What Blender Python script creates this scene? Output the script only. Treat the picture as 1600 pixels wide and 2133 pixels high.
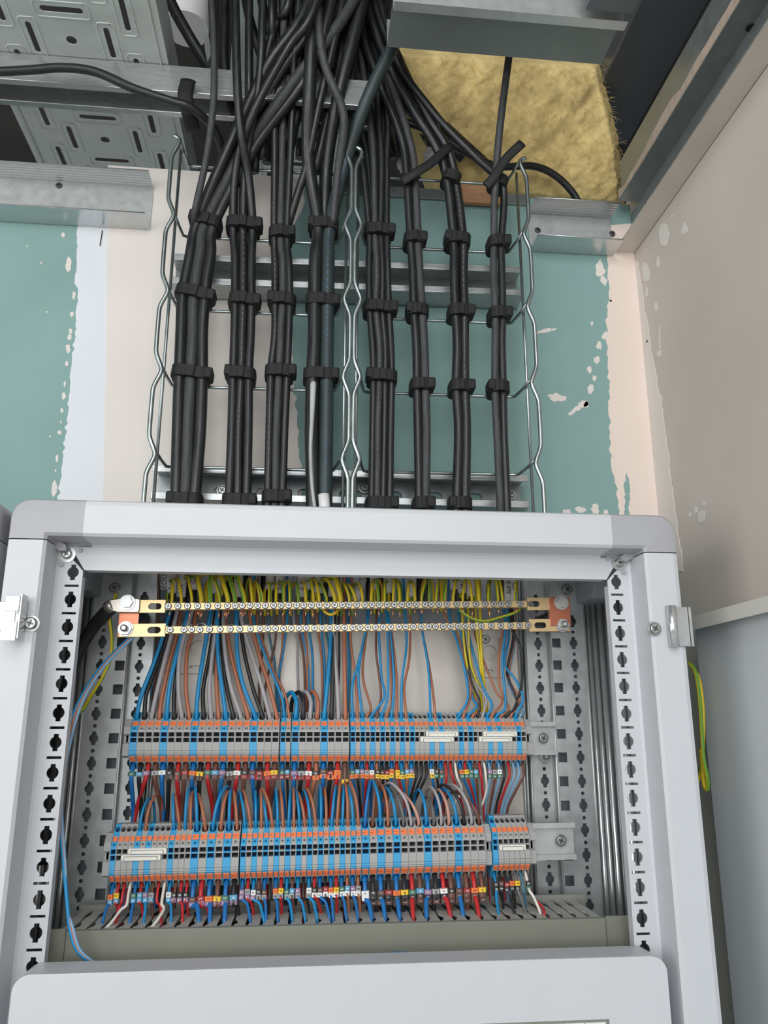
import bpy, math, random
from mathutils import Vector, Matrix
from mathutils.geometry import tessellate_polygon

for _o in list(bpy.data.objects):
    bpy.data.objects.remove(_o)
SC = bpy.context.scene
COL = SC.collection
rnd = random.Random(7)

# ---------------------------------------------------------------- camera
FPX, PITCH, YAW = 1650.1, 0.26147, 0.09999
CAM = Vector((-0.04544, -0.74117, -0.12192))
FW = Vector((math.sin(YAW) * math.cos(PITCH), math.cos(YAW) * math.cos(PITCH), math.sin(PITCH)))
RT = Vector((math.cos(YAW), -math.sin(YAW), 0.0))
UP = RT.cross(FW)
cd = bpy.data.cameras.new('camera')
co = bpy.data.objects.new('camera', cd)
COL.objects.link(co)
cd.sensor_fit = 'VERTICAL'
cd.sensor_height = 36.0
cd.sensor_width = 36.0
cd.lens = FPX / 2133.0 * 36.0
cd.clip_start = 0.01
co.matrix_world = Matrix(((RT.x, UP.x, -FW.x, CAM.x), (RT.y, UP.y, -FW.y, CAM.y), (RT.z, UP.z, -FW.z, CAM.z), (0, 0, 0, 1)))
SC.camera = co

# ---------------------------------------------------------------- light
w = bpy.data.worlds.new('world')
SC.world = w
w.use_nodes = True
bg = w.node_tree.nodes['Background']
bg.inputs['Color'].default_value = (0.92, 0.98, 1.0, 1)
bg.inputs['Strength'].default_value = 0.36


def area(name, loc, target, sx, sy, power, color):
    l = bpy.data.lights.new(name, 'AREA')
    l.shape = 'RECTANGLE'
    l.size, l.size_y = sx, sy
    l.energy = power
    l.color = color
    o = bpy.data.objects.new(name, l)
    COL.objects.link(o)
    o.location = loc
    o.rotation_euler = (Vector(target) - Vector(loc)).to_track_quat('-Z', 'Y').to_euler()
    return o


area('window_daylight', (-0.45, -2.5, 0.30), (0.0, 0.1, -0.05), 2.0, 1.4, 42, (0.985, 1.0, 1.0))
area('top_fill_light', (-0.25, -1.15, 0.93), (-0.1, -0.2, -0.4), 0.9, 0.6, 12, (0.985, 1.0, 1.0))  # unseen source added to light the upward faces
area('side_fill_light', (-2.4, -1.75, 0.0), (0.3, 0.0, 0.1), 1.5, 1.6, 33, (1.0, 0.99, 0.97))  # unseen source added from the left to brighten the right wall
SC.view_settings.view_transform = 'Standard'
SC.view_settings.look = 'None'
SC.view_settings.gamma = 1.0
SC.view_settings.use_curve_mapping = False
SC.view_settings.exposure = -0.18


# ---------------------------------------------------------------- measuring helpers (real depths, metres)
def ray(px, py):
    return FW + RT * ((px - 800.0) / FPX) - UP * ((py - 1066.5) / FPX)


def at(px, py, Y):
    d = ray(px, py)
    return CAM + d * ((Y - CAM.y) / d.y)


def atz(px, py, Z):
    d = ray(px, py)
    return CAM + d * ((Z - CAM.z) / d.z)


def atx(px, py, X):
    d = ray(px, py)
    return CAM + d * ((X - CAM.x) / d.x)


# ---------------------------------------------------------------- materials
def srgb(r, g, b):
    f = lambda c: (c / 255.0 / 12.92) if c <= 10.3 else ((c / 255.0 + 0.055) / 1.055) ** 2.4
    return (f(r), f(g), f(b), 1.0)


MATS = {}


def mat(name, col, rough=0.5, metal=0.0, var=0.0, scale=40.0, bump=0.0, bscale=None, stretch=None, spec=None, rvar=0.0, coat=0.0):
    m = bpy.data.materials.new(name)
    m.use_nodes = True
    nt = m.node_tree
    p = nt.nodes['Principled BSDF']
    p.inputs['Base Color'].default_value = col
    p.inputs['Roughness'].default_value = rough
    p.inputs['Metallic'].default_value = metal
    if spec is not None:
        p.inputs['Specular IOR Level'].default_value = spec
    if coat:
        p.inputs['Coat Weight'].default_value = coat
    if var or bump or rvar:
        tc = nt.nodes.new('ShaderNodeTexCoord')
        mp = nt.nodes.new('ShaderNodeMapping')
        nt.links.new(tc.outputs['Object'], mp.inputs['Vector'])
        if stretch:
            mp.inputs['Scale'].default_value = stretch
        n = nt.nodes.new('ShaderNodeTexNoise')
        n.inputs['Scale'].default_value = scale
        n.inputs['Detail'].default_value = 5.0
        nt.links.new(mp.outputs['Vector'], n.inputs['Vector'])
        if var:
            r = nt.nodes.new('ShaderNodeMixRGB')
            r.inputs['Color1'].default_value = tuple(c * (1 - var) for c in col[:3]) + (1,)
            r.inputs['Color2'].default_value = tuple(min(1, c * (1 + var)) for c in col[:3]) + (1,)
            cr = nt.nodes.new('ShaderNodeMapRange')
            cr.inputs['From Min'].default_value = 0.3
            cr.inputs['From Max'].default_value = 0.7
            nt.links.new(n.outputs['Fac'], cr.inputs['Value'])
            nt.links.new(cr.outputs['Result'], r.inputs['Fac'])
            nt.links.new(r.outputs['Color'], p.inputs['Base Color'])
        if rvar:
            cr = nt.nodes.new('ShaderNodeMapRange')
            cr.inputs['From Min'].default_value = 0.3
            cr.inputs['From Max'].default_value = 0.7
            cr.inputs['To Min'].default_value = max(0.02, rough - rvar)
            cr.inputs['To Max'].default_value = rough + rvar
            nt.links.new(n.outputs['Fac'], cr.inputs['Value'])
            nt.links.new(cr.outputs['Result'], p.inputs['Roughness'])
        if bump:
            n2 = nt.nodes.new('ShaderNodeTexNoise')
            n2.inputs['Scale'].default_value = bscale or scale
            n2.inputs['Detail'].default_value = 6.0
            nt.links.new(mp.outputs['Vector'], n2.inputs['Vector'])
            b = nt.nodes.new('ShaderNodeBump')
            b.inputs['Strength'].default_value = bump
            b.inputs['Distance'].default_value = 0.002
            nt.links.new(n2.outputs['Fac'], b.inputs['Height'])
            nt.links.new(b.outputs['Normal'], p.inputs['Normal'])
    MATS[name] = m
    return m


mat('board_green', srgb(131, 163, 160), 0.85, var=0.05, scale=9, bump=0.08, bscale=500)
mat('plaster', srgb(219, 213, 207), 0.8, var=0.035, scale=7, bump=0.15, bscale=60)
mat('plaster_pink', srgb(228, 212, 202), 0.8, var=0.03, scale=8, bump=0.15, bscale=60)
mat('plaster_blue', srgb(216, 220, 226), 0.8, var=0.03, scale=8, bump=0.15, bscale=60)
mat('board_grey', srgb(199, 189, 180), 0.9, var=0.05, scale=6, bump=0.06, bscale=400)
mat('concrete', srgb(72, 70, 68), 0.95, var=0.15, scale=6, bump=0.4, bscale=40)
mat('floor_screed', srgb(206, 206, 202), 0.9, var=0.1, scale=3)
mat('cab_white', srgb(194, 197, 202), 0.38, var=0.012, scale=30, bump=0.03, bscale=900)
mat('cab_corner', srgb(163, 164, 170), 0.45, var=0.02, scale=60)
mat('cab_inner', srgb(150, 156, 162), 0.5, var=0.03, scale=20)
mat('door_grey', srgb(198, 203, 206), 0.55, var=0.02, scale=20)
mat('door_edge', srgb(205, 203, 196), 0.5)
mat('galv', srgb(194, 198, 198), 0.36, 0.5, var=0.06, scale=90, rvar=0.06)
mat('galv_soft', srgb(206, 200, 193), 0.45, 0.3, var=0.06, scale=18, rvar=0.08)
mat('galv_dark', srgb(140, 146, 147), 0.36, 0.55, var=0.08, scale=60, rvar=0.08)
mat('galv_bright', srgb(200, 204, 205), 0.24, 0.7, var=0.04, scale=90, rvar=0.05)
mat('galv_brush', srgb(178, 182, 183), 0.3, 0.6, var=0.08, scale=30, stretch=(1, 12, 12), rvar=0.08)
mat('wire_steel', srgb(160, 170, 170), 0.3, 0.9, var=0.15, scale=80)
mat('zinc_screw', srgb(178, 181, 180), 0.3, 0.75, var=0.1, scale=300)
mat('brass', srgb(202, 178, 134), 0.32, 0.55, var=0.05, scale=60)
mat('copper', srgb(176, 110, 86), 0.32, 0.8, var=0.08, scale=60, stretch=(1, 1, 12))
mat('copper_strand', srgb(214, 150, 112), 0.3, 0.85)
mat('term_grey', srgb(164, 164, 162), 0.5, var=0.02, scale=100)
mat('term_blue', srgb(60, 158, 208), 0.45, var=0.02, scale=100)
mat('term_orange', srgb(244, 130, 82), 0.5, var=0.06, scale=600)
mat('term_orange_dk', srgb(205, 95, 60), 0.5)
mat('clamp_metal', srgb(96, 98, 98), 0.4, 0.6)
mat('hole_shade_blue', srgb(8, 42, 78), 0.5)  # floors of the blue terminal openings, their shade painted in
mat('hole_shade_grey', srgb(24, 24, 25), 0.5)  # near-black floors paint the shade of deep openings into shallow recesses
mat('duct_lid', srgb(124, 126, 114), 0.5, var=0.03, scale=30)
mat('duct_finger', srgb(178, 180, 174), 0.45, var=0.04, scale=40)
mat('galv_tray', srgb(202, 208, 205), 0.33, 0.3, var=0.05, scale=30, rvar=0.06)
mat('jumper_white', srgb(226, 224, 214), 0.4)
mat('jumper_gap', srgb(120, 118, 112), 0.6)
mat('duct_grey', srgb(140, 142, 132), 0.5, var=0.03, scale=30)
WC = {
    'blue': mat('wire_blue', srgb(24, 134, 190), 0.42, var=0.04, scale=60),
    'dblue': mat('wire_dark_blue', srgb(28, 110, 178), 0.42, var=0.04, scale=60),
    'lblue': mat('wire_light_blue', srgb(122, 164, 196), 0.42, var=0.04, scale=60),
    'brown': mat('wire_brown', srgb(172, 108, 80), 0.45, var=0.06, scale=60),
    'dbrown': mat('wire_dark_brown', srgb(112, 74, 62), 0.45, var=0.06, scale=60),
    'grey': mat('wire_grey', srgb(164, 160, 164), 0.45, var=0.04, scale=60),
    'dgrey': mat('wire_dark_grey', srgb(104, 106, 108), 0.45, var=0.04, scale=60),
    'pink': mat('wire_pinkish_brown', srgb(196, 148, 132), 0.45, var=0.04, scale=60),
    'black': mat('wire_black', srgb(38, 38, 40), 0.42, var=0.05, scale=60),
    'red': mat('wire_red', srgb(188, 44, 46), 0.42, var=0.05, scale=60),
    'white': mat('wire_white', srgb(226, 222, 212), 0.42, var=0.03, scale=60),
    'yg': mat('wire_yellow', srgb(214, 188, 30), 0.42, var=0.05, scale=60),
    'teal': mat('wire_teal', srgb(70, 118, 138), 0.42, var=0.05, scale=60),
}
mat('wire_green', srgb(98, 150, 44), 0.42, var=0.05, scale=60)
mat('cable_black', srgb(31, 33, 35), 0.4, var=0.25, scale=30, stretch=(8, 8, 1), rvar=0.1)
mat('cable_worn_sheen', srgb(58, 60, 62), 0.6, var=0.35, scale=40, stretch=(8, 8, 1))  # greyer: scuffed jackets, and grey sheen painted into some bundle cables
mat('cable_teal', srgb(44, 56, 57), 0.5, var=0.15, scale=40)
mat('cable_streak', srgb(168, 170, 172), 0.5, var=0.3, scale=12)
mat('print_grey', srgb(92, 92, 90), 0.6)
mat('print_blue', srgb(50, 96, 140), 0.6)
mat('tie_black', srgb(19, 20, 21), 0.65, bump=0.3, bscale=900)
mat('label_white', srgb(222, 222, 222), 0.5, var=0.02, scale=80)
mat('ink', srgb(24, 24, 28), 0.6)
mat('ink_white', srgb(240, 240, 236), 0.6)
mat('rubber_black', srgb(30, 31, 32), 0.5)
mat('wool', srgb(238, 210, 146), 0.95, var=0.22, scale=40, bump=0.5, bscale=160)
mat('beam_grey', srgb(138, 148, 146), 0.5, 0.3, var=0.06, scale=20)
mat('duct_dark', srgb(96, 101, 107), 0.35, 0.15, var=0.05, scale=12)
mat('wood', srgb(176, 132, 98), 0.7, var=0.15, scale=30, stretch=(2, 10, 10))
mat('gypsum_edge', srgb(176, 160, 146), 0.95, var=0.1, scale=40, bump=0.6, bscale=90)
mat('dark_hole', srgb(22, 22, 24), 0.9)
mat('lug_tin', srgb(196, 190, 182), 0.35, 0.8, var=0.08, scale=100)
DIG = {0: mat('sleeve_black', srgb(46, 44, 44), 0.5), 1: mat('sleeve_brown', srgb(92, 66, 60), 0.5), 2: mat('sleeve_red', srgb(150, 44, 46), 0.5),
       3: mat('sleeve_orange', srgb(232, 122, 58), 0.5), 4: mat('sleeve_yellow', srgb(240, 196, 50), 0.5), 5: mat('sleeve_green', srgb(64, 112, 92), 0.5),
       6: mat('sleeve_blue', srgb(96, 160, 196), 0.5), 7: mat('sleeve_violet', srgb(148, 118, 148), 0.5), 8: mat('sleeve_grey', srgb(160, 162, 164), 0.5),
       9: mat('sleeve_white', srgb(234, 234, 230), 0.5)}
DIGN = ['black', 'brown', 'red', 'orange', 'yellow', 'green', 'blue', 'violet', 'grey', 'white']


# ---------------------------------------------------------------- mesh builder
class MB:
    def __init__(s):
        s.v, s.f, s.m, s.s = [], [], [], []

    def add(s, vs, fs, mi=0, smooth=False):
        o = len(s.v)
        s.v += [Vector(v) for v in vs]
        for f in fs:
            s.f.append([i + o for i in f])
            s.m.append(mi)
            s.s.append(smooth)
        return s

    def box(s, x0, x1, y0, y1, z0, z1, mi=0):
        vs = [(x, y, z) for x in (x0, x1) for y in (y0, y1) for z in (z0, z1)]
        return s.add(vs, [(0, 1, 3, 2), (4, 6, 7, 5), (0, 4, 5, 1), (2, 3, 7, 6), (0, 2, 6, 4), (1, 5, 7, 3)], mi)

    def prism(s, poly, o, u, v, wv, mi=0, smooth=False):
        """polygon (a,b) in plane o+a*u+b*v extruded by vector wv"""
        o, u, v, wv = Vector(o), Vector(u), Vector(v), Vector(wv)
        n = len(poly)
        A = [o + u * a + v * b for a, b in poly]
        B = [p + wv for p in A]
        if u.cross(v).dot(wv) > 0:
            caps = [list(range(n))[::-1], list(range(n, 2 * n))]
            sd = [(i, (i + 1) % n, n + (i + 1) % n, n + i) for i in range(n)]
        else:
            caps = [list(range(n)), list(range(n, 2 * n))[::-1]]
            sd = [((i + 1) % n, i, n + i, n + (i + 1) % n) for i in range(n)]
        s.add(A + B, caps, mi)
        o2 = len(s.v) - 2 * n
        for f in sd:
            s.f.append([i + o2 for i in f])
            s.m.append(mi)
            s.s.append(smooth)
        return s

    def tube(s, pts, r, n=8, mi=0, caps=True, stripe=None, r2=None):
        pts = [Vector(p) for p in pts]
        N = len(pts)
        rs = r if isinstance(r, (list, tuple)) else [r] * N
        t0 = (pts[1] - pts[0]).normalized()
        ref = Vector((0, 1, 0)) if abs(t0.y) < 0.9 else Vector((1, 0, 0))
        nrm = (ref - t0 * ref.dot(t0)).normalized()
        o = len(s.v)
        for i in range(N):
            t = (pts[min(i + 1, N - 1)] - pts[max(i - 1, 0)]).normalized()
            nrm = (nrm - t * nrm.dot(t)).normalized()
            b = t.cross(nrm)
            for k in range(n):
                a = 2 * math.pi * k / n
                s.v.append(pts[i] + (nrm * math.cos(a) * (r2 or 1) + b * math.sin(a)) * rs[i])
        for i in range(N - 1):
            for k in range(n):
                k2 = (k + 1) % n
                s.f.append([o + i * n + k, o + i * n + k2, o + (i + 1) * n + k2, o + (i + 1) * n + k])
                s.m.append(stripe[k] if stripe else mi)
                s.s.append(True)
        if caps:
            s.f.append([o + k for k in range(n)][::-1])
            s.f.append([o + (N - 1) * n + k for k in range(n)])
            s.m += [mi, mi]
            s.s += [False, False]
        return s

    def cyl(s, c, axis, r, h, n=16, mi=0, r2=None, smooth=True):
        c, axis = Vector(c), Vector(axis).normalized()
        ref = Vector((0, 0, 1)) if abs(axis.z) < 0.9 else Vector((1, 0, 0))
        u = axis.cross(ref).normalized()
        v = axis.cross(u)
        r2 = r if r2 is None else r2
        A = [c + (u * math.cos(2 * math.pi * k / n) + v * math.sin(2 * math.pi * k / n)) * r for k in range(n)]
        B = [c + axis * h + (u * math.cos(2 * math.pi * k / n) + v * math.sin(2 * math.pi * k / n)) * r2 for k in range(n)]
        s.add(A + B, [list(range(n))[::-1], list(range(n, 2 * n))], mi)
        o = len(s.v) - 2 * n
        for k in range(n):
            s.f.append([o + k, o + (k + 1) % n, o + n + (k + 1) % n, o + n + k])
            s.m.append(mi)
            s.s.append(smooth)
        return s

    def sheet(s, outer, holes, o, u, v, th, mi=0):
        """flat sheet with punched holes; th = thickness vector"""
        o, u, v, th = Vector(o), Vector(u), Vector(v), Vector(th)
        loops = [outer] + list(holes)
        tri = tessellate_polygon([[Vector((a, b, 0)) for a, b in lp] for lp in loops])
        flat = [p for lp in loops for p in lp]
        n = len(flat)
        A = [o + u * a + v * b for a, b in flat]
        s.add(A + [p + th for p in A], [], mi)
        base = len(s.v) - 2 * n
        for t in tri:
            a, b, c = t
            ar = (flat[b][0] - flat[a][0]) * (flat[c][1] - flat[a][1]) - (flat[b][1] - flat[a][1]) * (flat[c][0] - flat[a][0])
            t = (a, b, c) if (ar > 0) else (a, c, b)
            if u.cross(v).dot(th) > 0:
                t = (t[0], t[2], t[1])
            s.f.append([base + i for i in t])
            s.f.append([base + n + i for i in (t[0], t[2], t[1])])
            s.m += [mi, mi]
            s.s += [False, False]
        k = 0
        for lp in loops:
            L = len(lp)
            for i in range(L):
                j = (i + 1) % L
                s.f.append([base + k + i, base + k + j, base + n + k + j, base + n + k + i])
                s.m.append(mi)
                s.s.append(False)
            k += L
        return s

    def mesh(s, name, mats, off=None):
        me = bpy.data.meshes.new(name)
        off = off or Vector((0, 0, 0))
        me.from_pydata([tuple(v - off) for v in s.v], [], s.f)
        for m in (mats if isinstance(mats, (list, tuple)) else [mats]):
            me.materials.append(MATS[m] if isinstance(m, str) else m)
        me.polygons.foreach_set('material_index', s.m)
        me.polygons.foreach_set('use_smooth', s.s)
        me.update()
        return me


def root_of(o):
    while o.parent:
        o = o.parent
    return o


def part(mb, name, mats, parent, bevel=0.0, label=None, kind=None):
    """one mesh part, given in world coordinates, child of parent"""
    me = mb.mesh(name, mats, Vector(root_of(parent).location))
    o = bpy.data.objects.new(name, me)
    COL.objects.link(o)
    o.parent = parent
    if bevel:
        bv(o, bevel)
    if label:
        o['label'] = label
    if kind:
        o['kind'] = kind
    return o


def bv(o, wd, seg=2):
    m = o.modifiers.new('bevel', 'BEVEL')
    m.width = wd
    m.segments = seg
    m.limit_method = 'ANGLE'
    m.angle_limit = math.radians(40)


def tag(o, label, cat, group=None, kind=None):
    o['label'] = label
    o['category'] = cat
    if group:
        o['group'] = group
    if kind:
        o['kind'] = kind
    return o


def thing(name, label, cat, loc=(0, 0, 0), group=None):
    o = bpy.data.objects.new(name, None)
    o.empty_display_size = 0.02
    COL.objects.link(o)
    o.location = loc
    return tag(o, label, cat, group)


def solo(mb, name, mats, label, cat, org, group=None, bevel=0.0, kind=None):
    """a thing that is one mesh"""
    me = mb.mesh(name, mats, Vector(org))
    o = bpy.data.objects.new(name, me)
    COL.objects.link(o)
    o.location = org
    if bevel:
        bv(o, bevel)
    return tag(o, label, cat, group, kind)


def struct(mb, name, mats, label=None, org=(0, 0, 0)):
    me = mb.mesh(name, mats, Vector(org))
    o = bpy.data.objects.new(name, me)
    COL.objects.link(o)
    o.location = org
    o['kind'] = 'structure'
    if label:
        o['label'] = label
    return o


def spart(me, name, parent, loc, rot=None):
    """an instance of a shared mesh as a part; loc relative to the root"""
    o = bpy.data.objects.new(name, me)
    COL.objects.link(o)
    o.parent = parent
    o.location = loc
    if rot:
        o.rotation_euler = rot
    return o


def smooth_path(pts, sub=6):
    P = [Vector(p) for p in pts]
    if len(P) < 3:
        return P
    out = []
    Q = [P[0] * 2 - P[1]] + P + [P[-1] * 2 - P[-2]]
    for i in range(1, len(Q) - 2):
        p0, p1, p2, p3 = Q[i - 1:i + 3]
        for k in range(sub):
            t = k / sub
            out.append(0.5 * ((2 * p1) + (p2 - p0) * t + (2 * p0 - 5 * p1 + 4 * p2 - p3) * t * t + (3 * p1 - p0 - 3 * p2 + p3) * t ** 3))
    out.append(P[-1])
    return out


ONES = ['first', 'second', 'third', 'fourth', 'fifth', 'sixth', 'seventh', 'eighth', 'ninth', 'tenth', 'eleventh', 'twelfth', 'thirteenth',
        'fourteenth', 'fifteenth', 'sixteenth', 'seventeenth', 'eighteenth', 'nineteenth']
TENS = ['', '', 'twent', 'thirt', 'fort', 'fift', 'sixt', 'sevent', 'eight', 'ninet']


def nth(i):
    n = i + 1
    if n < 20:
        return ONES[n - 1]
    t, o = divmod(n, 10)
    return TENS[t] + 'ieth' if o == 0 else TENS[t] + 'y-' + ONES[o - 1]


def circ(cx, cy, r, n=12, a0=0.0):
    return [(cx + r * math.cos(a0 + 2 * math.pi * k / n), cy + r * math.sin(a0 + 2 * math.pi * k / n)) for k in range(n)]


def rect(x0, x1, y0, y1):
    return [(x0, y0), (x1, y0), (x1, y1), (x0, y1)]


def slot(cx, cy, L, wd, horiz=True, n=5):
    h = (L - wd) / 2
    pts = []
    for k in range(n + 1):
        a = -math.pi / 2 + math.pi * k / n
        pts.append((h + wd / 2 * math.cos(a), wd / 2 * math.sin(a)))
    for k in range(n + 1):
        a = math.pi / 2 + math.pi * k / n
        pts.append((-h + wd / 2 * math.cos(a), wd / 2 * math.sin(a)))
    return [((cx + a, cy + b) if horiz else (cx - b, cy + a)) for a, b in pts]


def keyhole(cx, cy, r, tw, th):
    """round hole with a square tab above and below"""
    a1 = math.asin(tw / 2 / r)
    pts = []
    for k in range(9):
        a = -math.pi / 2 + a1 + (math.pi - 2 * a1) * k / 8
        pts.append((cx + r * math.cos(a), cy + r * math.sin(a)))
    pts += [(cx + tw / 2, cy + th), (cx - tw / 2, cy + th)]
    for k in range(9):
        a = math.pi / 2 + a1 + (math.pi - 2 * a1) * k / 8
        pts.append((cx + r * math.cos(a), cy + r * math.sin(a)))
    pts += [(cx - tw / 2, cy - th), (cx + tw / 2, cy - th)]
    return pts


# shared screw meshes, axis -Y (towards the room)
def screw_mesh(name, r, h, washer=0.0, wm=None, hexa=False, cross=True, stud=0.0):
    b = MB()
    if washer:
        b.cyl((0, 0, 0), (0, -1, 0), washer, h * 0.3, 20)
    nseg = 6 if hexa else 16
    b.cyl((0, -h * 0.3 if washer else 0, 0), (0, -1, 0), r, h * 0.75, nseg, smooth=not hexa)
    if not hexa:
        b.cyl((0, -h * (1.05 if washer else .75), 0), (0, -1, 0), r, h * 0.25, nseg, r2=r * 0.75)
    top = -h * (1.3 if washer else 1.0) if not hexa else -h * (1.05 if washer else .75)
    if stud:
        b.cyl((0, top, 0), (0, -1, 0), stud, h * 1.2, 12)
        b.cyl((0, top - h * 1.2, 0), (0, -1, 0), stud, h * .2, 12, r2=stud * .6)
    elif cross:
        t = r * 0.16
        b.box(-r * .6, r * .6, top - 0.0001, top + h * .1, -t, t, 1)
        b.box(-t, t, top - 0.0001, top + h * .1, -r * .6, r * .6, 1)
    return b.mesh(name, ['zinc_screw', 'clamp_metal'])
# ================================================================ structure
WY = 0.19      # back wall face
WX = 0.398     # right wall face
struct(MB().box(-1.6, WX, WY, WY + 0.0125, -1.5, 0.588), 'wall_back', 'board_green')
struct(MB().box(WX, WX + 0.0125, -2.6, WY + 0.0125, -1.5, 0.60), 'wall_right', 'board_grey')
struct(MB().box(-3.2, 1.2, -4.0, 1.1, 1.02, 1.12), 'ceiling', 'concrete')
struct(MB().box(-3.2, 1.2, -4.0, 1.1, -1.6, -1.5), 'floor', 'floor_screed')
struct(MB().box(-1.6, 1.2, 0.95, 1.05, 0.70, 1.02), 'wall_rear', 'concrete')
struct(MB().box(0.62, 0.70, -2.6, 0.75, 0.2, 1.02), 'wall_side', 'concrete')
WB = bpy.data.objects['wall_back']
WR = bpy.data.objects['wall_right']


def jag(pts, amp, step, seed, open_edges=()):
    r = random.Random(seed)
    out = []
    n = len(pts)
    for i in range(n):
        a, b = Vector(pts[i]), Vector(pts[(i + 1) % n])
        out.append(tuple(a))
        if i in open_edges:
            continue
        L = (b - a).length
        k = int(L / step)
        nr = Vector((-(b - a).y, (b - a).x)).normalized() if L > 0 else Vector((0, 0))
        for j in range(1, k):
            p = a.lerp(b, j / k) + nr * r.gauss(0, amp)
            out.append((p.x, p.y))
    return out


def patch_back(pts, m, seed=1, amp=1.5, step=9, th=0.0005, open_edges=()):
    pj = jag(pts, amp, step, seed, open_edges)
    poly = []
    for x, y in pj:
        p = at(x, y, WY)
        poly.append((min(p.x, WX - .0007), p.z))
    b = MB().sheet(poly, [], (0, WY - th, 0), (1, 0, 0), (0, 0, 1), (0, th, 0))
    part(b, 'plaster_patch', m, WB)


def patch_right(pts, m, seed=1, amp=1.5, step=9, th=0.0005, open_edges=()):
    pj = jag(pts, amp, step, seed, open_edges)
    poly = []
    for x, y in pj:
        p = atx(x, y, WX)
        poly.append((p.y, p.z))
    b = MB().sheet(poly, [], (WX - th, 0, 0), (0, 1, 0), (0, 0, 1), (th, 0, 0))
    part(b, 'plaster_patch', m, WR)


# left joint band: bluish filler then cream
patch_back([(165, 400), (160, 520), (155, 590), (163, 602), (158, 660), (150, 752), (139, 874), (128, 983), (121, 1043), (112, 1180), (240, 1180),
            (238, 400)], 'plaster_blue', 3, 1.6, 8, 0.0004, (9, 10, 11))
patch_back([(225, 345), (222, 700), (212, 1180), (640, 1180), (628, 1000), (612, 800), (606, 640), (600, 520), (612, 470), (632, 430), (628, 372)],
           'plaster', 5, 2.0, 10, 0.0008, (0, 1, 2, 10))
# right joint band
patch_back([(1262, 470), (1264, 540), (1270, 600), (1266, 632), (1264, 717), (1269, 801), (1269, 886), (1273, 970), (1284, 1012), (1289, 1071), (1294, 1180), (1440, 1180),
            (1420, 1068), (1380, 540), (1380, 470)], 'plaster_pink', 8, 1.6, 7, 0.0006, (10, 11, 12, 13, 14))
patch_right([(1322, 540), (1362, 1068), (1372, 1190), (1424, 1190), (1406, 1054), (1389, 914), (1375, 829), (1352, 694), (1338, 600), (1331, 548)], 'plaster', 9, 1.2, 9, 0.0006, (0, 1, 2))
# loose filler marks on the green board, left
r_ = random.Random(4)
for (x, y, a, b_) in [(143, 552, 7, 15), (150, 655, 4, 6), (147, 690, 4, 7), (145, 703, 5, 7), (142, 725, 5, 10), (139, 758, 4, 6), (135, 800, 3, 6), (133, 825, 4, 8),
                      (129, 855, 3, 6), (124, 901, 4, 5), (119, 955, 3, 9), (113, 1018, 7, 17), (132, 490, 4, 5), (98, 650, 2, 2), (86, 548, 2, 2), (104, 909, 2, 2),
                      (154, 615, 4, 9), (57, 513, 2, 2), (116, 980, 2, 3), (127, 880, 2, 3)]:
    patch_back([(x + a * math.cos(t) * r_.uniform(.7, 1.2), y + b_ * math.sin(t) * r_.uniform(.7, 1.2)) for t in [k * math.pi / 5 for k in range(10)]], 'plaster', x, 0.7, 3, 0.0004)
# green board, right
for (x, y, a, b_, sl) in [(1137, 689, 20, 4, -.2), (1158, 828, 20, 9, .1), (1205, 850, 22, 9, -.55), (1261, 700, 9, 9, 0), (1248, 720, 7, 9, 0), (1244, 750, 8, 8, 0), (1228, 770, 6, 8, 0),
                          (1238, 788, 5, 7, 0), (1229, 812, 7, 11, 0), (1222, 843, 6, 8, 0), (1233, 674, 3, 5, 0), (1250, 560, 10, 20, .3), (1258, 585, 8, 10, .5), (1210, 1062, 12, 8, 0),
                          (1240, 1060, 10, 12, 0), (1180, 1066, 12, 5, 0), (1262, 1066, 6, 5, 0)]:
    patch_back([(x + a * math.cos(t) * r_.uniform(.6, 1.2), y + sl * a * math.cos(t) + b_ * math.sin(t) * r_.uniform(.6, 1.2)) for t in [k * math.pi / 6 for k in range(12)]],
               'plaster', x + 1, 1.2, 4, 0.0004)
# bare board showing through the right band
patch_back([(1305, 985), (1312, 1010), (1313, 1040), (1308, 1058), (1311, 1080), (1299, 1080), (1302, 1040), (1299, 1015)], 'board_green', 31, 1.2, 5, 0.0009)
# grey wall: splashes
for (x, y, a, b_, sl) in [(1383, 492, 12, 24, 0), (1426, 478, 6, 14, -.6), (1400, 450, 2, 4, 0), (1371, 548, 3, 14, 0), (1346, 570, 8, 22, .3), (1347, 610, 3, 14, .3), (1366, 640, 4, 10, 0),
                          (1373, 735, 5, 9, -.5), (1377, 830, 3, 9, 0), (1461, 1075, 9, 14, -.4), (1450, 1062, 4, 9, 0), (1467, 1048, 4, 5, 0), (1437, 1072, 3, 5, 0), (1374, 700, 1.2, 30, 0)]:
    patch_right([(x + a * math.cos(t) * r_.uniform(.6, 1.2), y + sl * a * math.cos(t) + b_ * math.sin(t) * r_.uniform(.6, 1.2)) for t in [k * math.pi / 6 for k in range(12)]],
                'plaster', x + 2, 0.8, 4, 0.0004)


def spot(x, y, rx, rz, fn=at, W=WY):
    pass


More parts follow.
